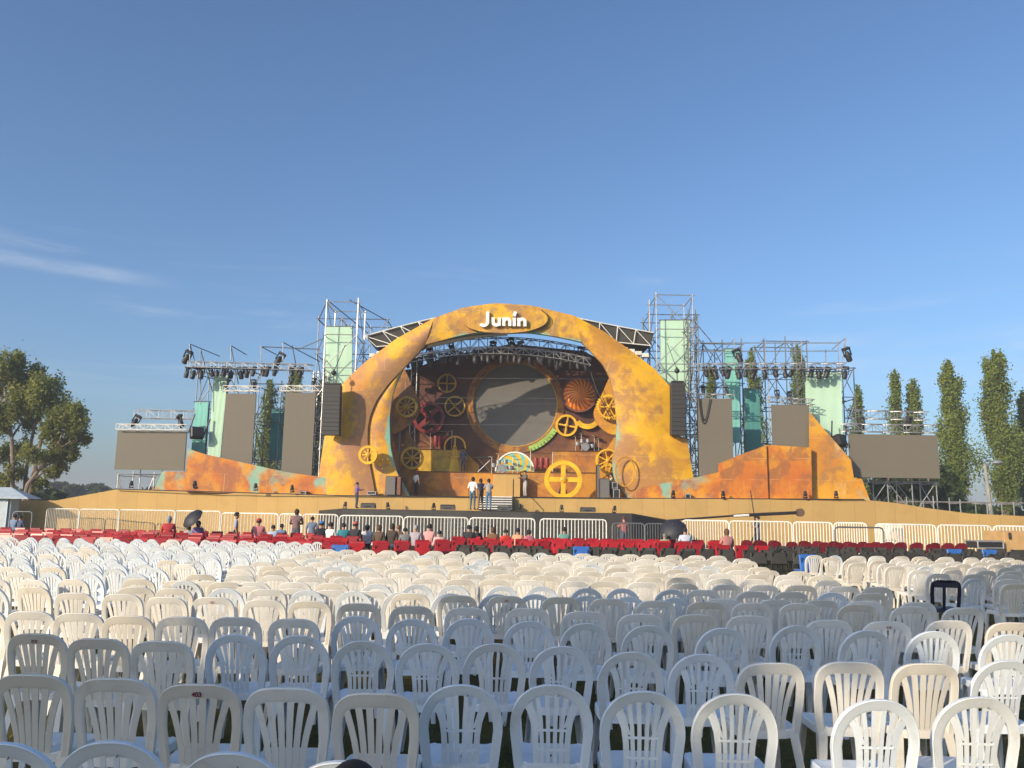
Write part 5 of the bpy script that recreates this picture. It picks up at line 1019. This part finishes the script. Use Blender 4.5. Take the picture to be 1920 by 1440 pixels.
for k, Y in enumerate((26.6, 28.4, 30.4, 32.8, 35.5)): padded_row('red', -10, 610 + 18 * k, Y, Y - 2.0 - .2 * k, .56 if k < 3 else .66, 'red padded chair in the rows behind the white left block', 'red chairs of the left block')
padded_row('red', 625, 835, 22.8, 26.5, .5, 'bright red padded chair at the edge of the open aisle', 'red chairs at the aisle'); padded_row('red', 630, 830, 24.2, 28, .5, 'bright red padded chair at the edge of the open aisle', 'red chairs at the aisle')
for Y in (28.0, 29.8, 31.6): padded_row('red', 862, 1335, Y, Y, .56, 'red padded chair in the rows beyond the middle white block', 'red chairs beyond the middle block')
for Y in (24.2, 26.0): padded_row('black', 870, 1360, Y, Y - .6, .56, 'blackish padded chair between the white and the red middle rows', 'dark chairs beyond the middle block')
padded_row('red', 1352, 1420, 26.5, 26.5, .5, 'red padded chair at the right end of the red rows', 'red chairs at the right aisle')
for Y in (31.6, 33.0): padded_row('maroon', 1395, 1795, Y, Y, .55, 'maroon round-backed chair in the last right rows', 'maroon chairs of the right block')
for Y in (23.6, 25.2, 27.0, 29.0): padded_row('black', 1400 if Y > 24 else 1420, 1930, Y, Y - .5, .56, 'blackish padded chair between the white and the maroon right rows', 'dark chairs of the right block')
for i, (px, py, lab) in enumerate(((638, 1022, 'blue padded chair at the aisle end of the white left block'), (1516, 1040, 'blue padded chair at the aisle end beside the white right block'), (1090, 1025, 'blue padded chair among the blackish middle rows'), (1790, 1030, 'blue padded chair among the blackish right rows, beyond the white chairs'), (1856, 1031, 'blue padded chair near the plywood box and flight case'))):
    p = at_z(px, py, .85); o = bpy.data.objects.new('blue_padded_chair', PM['blue']); col.objects.link(o); o.location = (p.x, p.y + .25, 0); tag(o, lab, 'chair')
print('padded', nP)

# ------------------------------------------------------------------ people
def body_mesh(pose, mats):
    """one skinned surface grown on a posed skeleton, faces coloured by the nearest limb"""
    J = {}; E = []
    def j(n, p, r): J[n] = (Vector(p), r)
    if pose == 'sit': hz = .50; j('pel', (0, 0, hz + .04), (.15, .12))
    else: hz = .92; j('pel', (0, 0, hz + .04), (.15, .11))
    o = hz - .92; ly = -.03 if pose == 'sit' else 0
    j('spi', (0, ly, 1.16 + o), (.14, .105)); j('che', (0, ly, 1.34 + o), (.165, .115)); j('nec', (0, ly, 1.47 + o), (.06, .06)); j('hea', (0, ly + .02, 1.56 + o), (.078, .09)); j('cro', (0, ly + .015, 1.66 + o), (.075, .088)); j('nos', (0, ly + .105, 1.575 + o), (.018, .018))
    E += [('pel', 'spi'), ('spi', 'che'), ('che', 'nec'), ('nec', 'hea'), ('hea', 'cro'), ('hea', 'nos')]
    for s, n in ((-1, 'l'), (1, 'r')):
        j('sh' + n, (s * .18, ly, 1.41 + o), (.068, .068))
        if pose == 'sit': el, wr = (s * .24, ly + .06, 1.14 + o), (s * .15, .30, 1.02 + o)
        elif pose == 'fold': el, wr = (s * .25, .06, 1.15), (s * .02, .20, 1.20)
        elif pose == 'reach': el, wr = (s * .24, .14, 1.20), (s * .16, .38, 1.25)
        else: el, wr = (s * .25, -.02, 1.15), (s * .26, .05, .90)
        j('el' + n, el, (.047, .047)); j('wr' + n, wr, (.03, .034)); E += [('che', 'sh' + n), ('sh' + n, 'el' + n), ('el' + n, 'wr' + n)]
        d = (Vector(wr) - Vector(el)).normalized(); side = Vector((0, 1, 0)) if abs(d.y) < .7 else Vector((-s, 0, 0)); pc = Vector(wr) + d * .05; j('pa' + n, pc, (.026, .034)); E.append(('wr' + n, 'pa' + n))
        for q, (a_, ln) in enumerate(((-.027, .075), (-.009, .085), (.009, .08), (.026, .06))): k1 = f'f{q}a{n}'; k2 = f'f{q}b{n}'; b0 = pc + d * .03 + side * a_; j(k1, b0 + d * ln * .5, (.009, .009)); j(k2, b0 + d * ln * .9 + Vector((-s * .02, 0, 0)), (.008, .008)); E += [('pa' + n, k1), (k1, k2)]
        k1 = 'th' + n; j(k1, pc + side * .05 + d * .02, (.010, .010)); E.append(('pa' + n, k1))
        j('hi' + n, (s * .09, 0 if pose != 'sit' else .04, hz), (.10, .10))
        if pose == 'sit': kn, an = (s * .11, .43, hz + .02), (s * .11, .44, .09)
        else: kn, an = (s * .10, .03, .50), (s * (.11 + (.03 if pose == 'fold' else 0)), -.01, .09)
        j('kn' + n, kn, (.066, .066)); j('an' + n, an, (.043, .043)); j('to' + n, (an[0] + s * .02, an[1] + .16, .04), (.042, .035)); E += [('pel', 'hi' + n), ('hi' + n, 'kn' + n), ('kn' + n, 'an' + n), ('an' + n, 'to' + n)]
    names = list(J); idx = {n: i for i, n in enumerate(names)}; me = bpy.data.meshes.new('sk'); me.from_pydata([J[n][0] for n in names], [(idx[a], idx[b]) for a, b in E], []); ob = bpy.data.objects.new('sk', me); col.objects.link(ob); ob.modifiers.new('s', 'SKIN').use_smooth_shade = True; sv = me.skin_vertices[0].data
    for i, n in enumerate(names): sv[i].radius = J[n][1]; sv[i].use_root = (n == 'pel')
    ob.modifiers.new('u', 'SUBSURF').levels = 1; dg = bpy.context.evaluated_depsgraph_get(); out_ = bpy.data.meshes.new_from_object(ob.evaluated_get(dg)); bpy.data.objects.remove(ob); out_.materials.clear()
    for m_ in mats: out_.materials.append(m_)
    def reg(a, b, c):
        if a in ('nec', 'hea', 'cro') or b in ('hea',): return 0
        if a[:2] in ('el', 'wr', 'pa', 'th') or a[0] == 'f': return 0
        if a[:2] in ('hi', 'kn') or b[:2] in ('hi',): return 2
        if a[:2] == 'an': return 3
        return 1
    S = [(J[a][0], J[b][0], reg(a, b, 0)) for a, b in E]
    for p in out_.polygons:
        c = p.center; best = 1e9; g0 = 1
        for a, b, g_ in S:
            ab = b - a; t_ = max(0, min(1, (c - a).dot(ab) / max(ab.dot(ab), 1e-9))); dd = (c - (a + ab * t_)).length
            if dd < best: best = dd; g0 = g_
        if g0 == 1 and c.z < hz + .02 and pose != 'sit': g0 = 2
        p.material_index = g0; p.use_smooth = True
    return out_, J['hea'][0], J['cro'][0], 1.745 + o
SK = mat('skin', (.36, .19, .12), .55, .1, 5); DUM = mat('cloth_grey', (.2, .2, .2), .8, .1, 5); SHOE = mat('shoe', (.03, .03, .03), .6, .2, 5)
POSE = {p: body_mesh(p, [SK, DUM, DUM, SHOE]) for p in ('sit', 'stand', 'fold', 'reach')}
def hair_mesh(kind):
    m = MB(); n = 12; k = 7; vs = []; lowz = -.35 if kind == 'short' else -.9
    for a in range(k):
        for i in range(n):
            t = 2 * math.pi * i / n; fr = max(0.0, math.sin(t)); cut = lowz + (.72 if kind == 'short' else 1.15) * fr ** .7; ph = math.pi / 2 - (math.pi / 2 - math.asin(max(-.95, min(.9, cut)))) * a / (k - 1); r_ = math.cos(ph); vs.append((r_ * math.cos(t) * .096 * (1.1 if kind == 'long' and a > 4 else 1), r_ * math.sin(t) * .112 - .006, math.sin(ph) * .118 - (.10 if kind == 'long' and a == k - 1 and fr < .3 else 0)))
    m.add(vs, [(a * n + i, a * n + (i + 1) % n, (a + 1) * n + (i + 1) % n, (a + 1) * n + i) for a in range(k - 1) for i in range(n)]); m.add([v for v in vs[(k - 1) * n:]], []); return m.mesh('hair', DUM)
HAIR = {k: hair_mesh(k) for k in ('short', 'long')}; CM = {}
def cmat(c, r_=.8):
    if c not in CM: CM[c] = mat('cloth_' + str(len(CM)), c, r_, .12, 9)
    return CM[c]
def eye_mesh():
    m = MB()
    for s in (-1, 1): m.ball((s * .032, .088, .012), .011, 4)
    return m.mesh('eye_pair', SHOE)
EYES = eye_mesh()
def person(pose, px, pyt, Y, rz, shirt, trousers, label, hair=(.015, .011, .01), hk='short', z0=None, skin=None, cap=None, s=None):
    me, hea, cro, ht = POSE[pose]; p = at(px, pyt, Y)
    if s is None: z0 = 0.0 if z0 is None else z0; s = max(.80, min(1.14, (p.z - z0) / ht))
    if z0 is None: z0 = p.z - ht * s
    t = thing('person', (p.x, Y, z0), label, 'person', rz=rz); t.scale = (s, s, s)
    o = bpy.data.objects.new('body', me); col.objects.link(o); o.parent = t
    for i, m_ in enumerate((skin or SK, cmat(shirt), cmat(trousers), SHOE)): o.material_slots[i].link = 'OBJECT'; o.material_slots[i].material = m_
    h = bpy.data.objects.new('hair', HAIR[hk]); col.objects.link(h); h.parent = t; h.location = (hea + cro) / 2 + Vector((0, 0, .022)); h.material_slots[0].link = 'OBJECT'; h.material_slots[0].material = cmat(hair)
    e = bpy.data.objects.new('eye_pair', EYES); col.objects.link(e); e.parent = t; e.location = (hea + cro) / 2
    if cap: m = MB(); m.ball((0, 0, 0), .105, 6, (.95, 1.1, .8)); m.box((0, .13, -.02), (.14, .12, .015)); c_ = bpy.data.objects.new('cap', m.mesh('cap', cmat(cap))); col.objects.link(c_); c_.parent = t; c_.location = cro + Vector((0, 0, .015))
    return t
JEAN = (.06, .09, .16); DK = (.03, .03, .035)
person('reach', 670, 905, 44.2, R(-60), (.17, .10, .30), (.05, .055, .075), 'person in a purple shirt standing left on the forestage', z0=PLAT)
person('stand', 887, 894, 42.6, R(-20), (.74, .73, .71), (.05, .11, .16), 'person in a white t-shirt and teal jeans before the steps', hk='long', z0=PLAT)
person('fold', 902, 897, 43.4, R(30), (.04, .05, .08), (.20, .12, .07), 'person in dark top standing just behind the white t-shirt', hk='long', z0=PLAT)
t = person('reach', 917, 897, 42.4, R(15), (.36, .35, .36), (.09, .18, .30), 'person in grey shirt and blue shorts before the steps', hk='long', z0=PLAT)
person('stand', 781, 884, 49.5, R(-40), (.70, .68, .66), DK, 'person in white shirt on the deck beside the grey loudspeaker', z0=DECK, cap=(.45, .06, .05))
person('stand', 869, 839, 53.0, R(160), (.10, .11, .17), (.12, .10, .14), 'person in dark clothes on the riser by the brass flywheel', z0=zl)
person('stand', 998, 848, 52.2, R(200), (.62, .56, .54), DK, 'person in red and white by the spiral panel', z0=zr, cap=(.5, .05, .06))
person('reach', 985, 897, 48.2, R(120), (.10, .11, .12), (.40, .38, .36), 'person in black bending beside the central platform', z0=DECK, s=.9)
person('reach', 1146, 893, 48.5, R(100), (.55, .42, .25), DK, 'person in a pale top behind the right loudspeaker', z0=DECK, s=.85)
person('reach', 1170, 968, 39.6, R(20), (.45, .14, .12), JEAN, 'person in a sleeveless pink top leaning at the steel barrier', skin=mat('fair_skin', (.48, .24, .17), .55, .1, 5), hair=(.10, .03, .02))
person('reach', 1421, 967, 41.0, R(80), (.10, .11, .16), (.06, .07, .10), 'person in dark blue working the camera crane')
person('stand', 444, 960, 31.5, R(-70), (.34, .37, .47), DK, 'person standing in a grey blue shirt with white sleeve among red chairs')
person('fold', 557, 954, 33.5, R(10), (.22, .13, .13), (.12, .12, .15), 'person standing in a dark striped top at the barrier', hk='long', hair=(.05, .025, .015))
person('stand', 586, 968, 33.0, R(0), (.13, .17, .26), (.06, .08, .13), 'person standing in a slate blue shirt beside the dark striped top')
seated = [
    (318, 967, 33, (.42, .03, .04), 'person in a red top with grey headscarf', (.30, .31, .34), 'long', None), (373, 976, 33, (.20, .13, .34), 'person in a purple top under the tilted dark umbrella', None, 'long', None),
    (355, 984, 32.5, (.42, .42, .44), 'person in pale grey bending beneath the umbrella', None, 'long', None),
    (486, 972, 32, (.55, .18, .20), 'person in red and white stripes wearing a red cap', None, 'short', (.42, .04, .05)), (513, 984, 32, (.36, .46, .58), 'person in a light blue shirt next to the red cap', None, 'short', None), (529, 982, 33.5, (.10, .20, .36), 'person in a mid blue shirt behind the light blue one', None, 'short', None),
    (603, 977, 32, (.02, .02, .03), 'person in black wearing a bright blue cap', None, 'short', (.03, .18, .50)), (621, 979, 32, (.74, .72, .68), 'person in a white shirt right of the blue cap', None, 'short', None), (645, 980, 31.5, (.02, .20, .26), 'person in a teal shirt', None, 'short', None), (667, 978, 31, (.02, .02, .025), 'person in black wearing a red and white cap', None, 'short', (.55, .10, .08)), (689, 983, 31.5, (.60, .60, .62), 'person in pale grey right of the red and white cap', (.01, .01, .02), 'long', None), (712, 984, 31, (.10, .06, .04), 'person in brown with auburn hair', (.10, .04, .02), 'long', None), (736, 981, 31, (.05, .035, .025), 'broad person in dark brown', (.05, .035, .025), 'long', None), (748, 984, 32, (.12, .07, .04), 'person with light brown hair behind the broad brown one', (.18, .09, .04), 'short', None), (760, 989, 30, (.20, .20, .21), 'person in a dull grey shirt', None, 'short', None), (780, 984, 30, (.36, .33, .38), 'grey haired person in a pale mauve shirt', (.35, .34, .33), 'short', None), (806, 982, 30, (.62, .30, .30), 'person in a pink shirt', None, 'short', None), (824, 994, 29, (.66, .46, .44), 'person in pink and white stripes, seat at the aisle', None, 'short', None),
    (880, 984, 31.5, (.02, .02, .025), 'person in black, first on the far side of the aisle', None, 'short', None), (894, 986, 32, (.03, .025, .03), 'second person in black beside the first', None, 'long', None), (925, 988, 31, (.16, .07, .03), 'person with long brown hair in rust', (.10, .045, .02), 'long', None), (948, 992, 31, (.62, .06, .03), 'person in a vivid orange red shirt', None, 'short', None), (971, 990, 31, (.66, .33, .19), 'person in a peach shirt', None, 'short', None), (992, 992, 31, (.52, .16, .20), 'person in a rose shirt', None, 'long', None), (1058, 988, 31.5, (.12, .28, .25), 'person in a sea green shirt', None, 'short', None),
    (1284, 989, 31, (.56, .60, .70), 'person leaning in a pale blue shirt right of the dark umbrella', None, 'short', None), (1246, 1000, 31, (.30, .34, .22), 'person in pale camouflage under the dark umbrella', (.2, .19, .17), 'short', None), (1362, 991, 29, (.46, .20, .18), 'person in a patterned pink top with brown hair', (.12, .06, .03), 'long', None),
    (29, 964, 42, (.16, .22, .36), 'person in a blue shirt by the dark framed gate', None, 'short', None), (40, 966, 42, (.06, .08, .16), 'person in navy beside the blue shirt at the gate', None, 'short', None)]
for px, py, Y, sh_, lab, hc, hk, cp in seated:
    p = at(px, py, Y); person('sit', px, py, Y, rr(.35), sh_, DK if random.random() < .5 else JEAN, lab + (' seated facing the stage' if len(lab.split()) < 8 else ''), hair=hc or (.015, .011, .01), hk=hk, cap=cp, z0=0.0)
# the dark haired head at the bottom edge: someone small seated just in front of the camera
p = at(664, 1425, 2.35); ht = POSE['sit'][3]; pr = person('sit', 664, 1425, 2.35, .05, (.10, .10, .14), DK, 'dark haired head of a seated person cut off by the bottom edge', hair=(.008, .006, .008), s=p.z / ht * 1.0, z0=0.0)
# umbrellas
def umbrella(px, py, Y, rx, ry, s, label):
    c = at(px, py, Y); t = thing('umbrella', tuple(c - Vector((0, 0, .9))), label, 'umbrella'); M = Matrix.Rotation(ry, 3, 'Y') @ Matrix.Rotation(rx, 3, 'X'); m = MB(); n = 16; vs = []
    for k in range(6):
        ph = k / 5 * 1.2
        for i in range(n): a = 2 * math.pi * i / n; q = s * math.sin(ph) / math.sin(1.2) * (1 - (.05 * (i % 2) * k / 5)); vs.append(c + M @ Vector((q * math.cos(a), q * math.sin(a), s * .75 * (math.cos(ph) - math.cos(1.2)))))
    m.add(vs, [(k * n + i, k * n + (i + 1) % n, (k + 1) * n + (i + 1) % n, (k + 1) * n + i) for k in range(5) for i in range(n)]); m.build('canopy', mat('umbrella_cloth', (.022, .023, .032), .6, .15, 4), t); m = MB(); m.tube(c + M @ Vector((0, 0, s * .5)), c + M @ Vector((0, 0, -.85)), .012); m.build('pole', M_steel, t)
umbrella(362, 973, 32.6, R(38), R(-38), .46, 'dark umbrella tilted over two seated people in the left red rows')
umbrella(1262, 992, 31.5, R(42), R(-18), .52, 'dark umbrella lowered over a seated person at the right of the red rows')
# ------------------------------------------------------------------ the air
hm = bpy.data.materials.new('haze_air'); hm.use_nodes = True; ht = hm.node_tree; ht.nodes.clear(); ho = ht.nodes.new('ShaderNodeOutputMaterial'); hv = ht.nodes.new('ShaderNodeVolumePrincipled')
hv.inputs['Color'].default_value = (.84, .90, 1.0, 1); hv.inputs['Density'].default_value = .0010; hv.inputs['Anisotropy'].default_value = 0.0; ht.links.new(hv.outputs[0], ho.inputs['Volume'])
MB().box((0, 1050, 10), (3020, 2920, 22)).build('haze', hm, loc=(0, 1050, 10), smooth=False, kind='stuff')
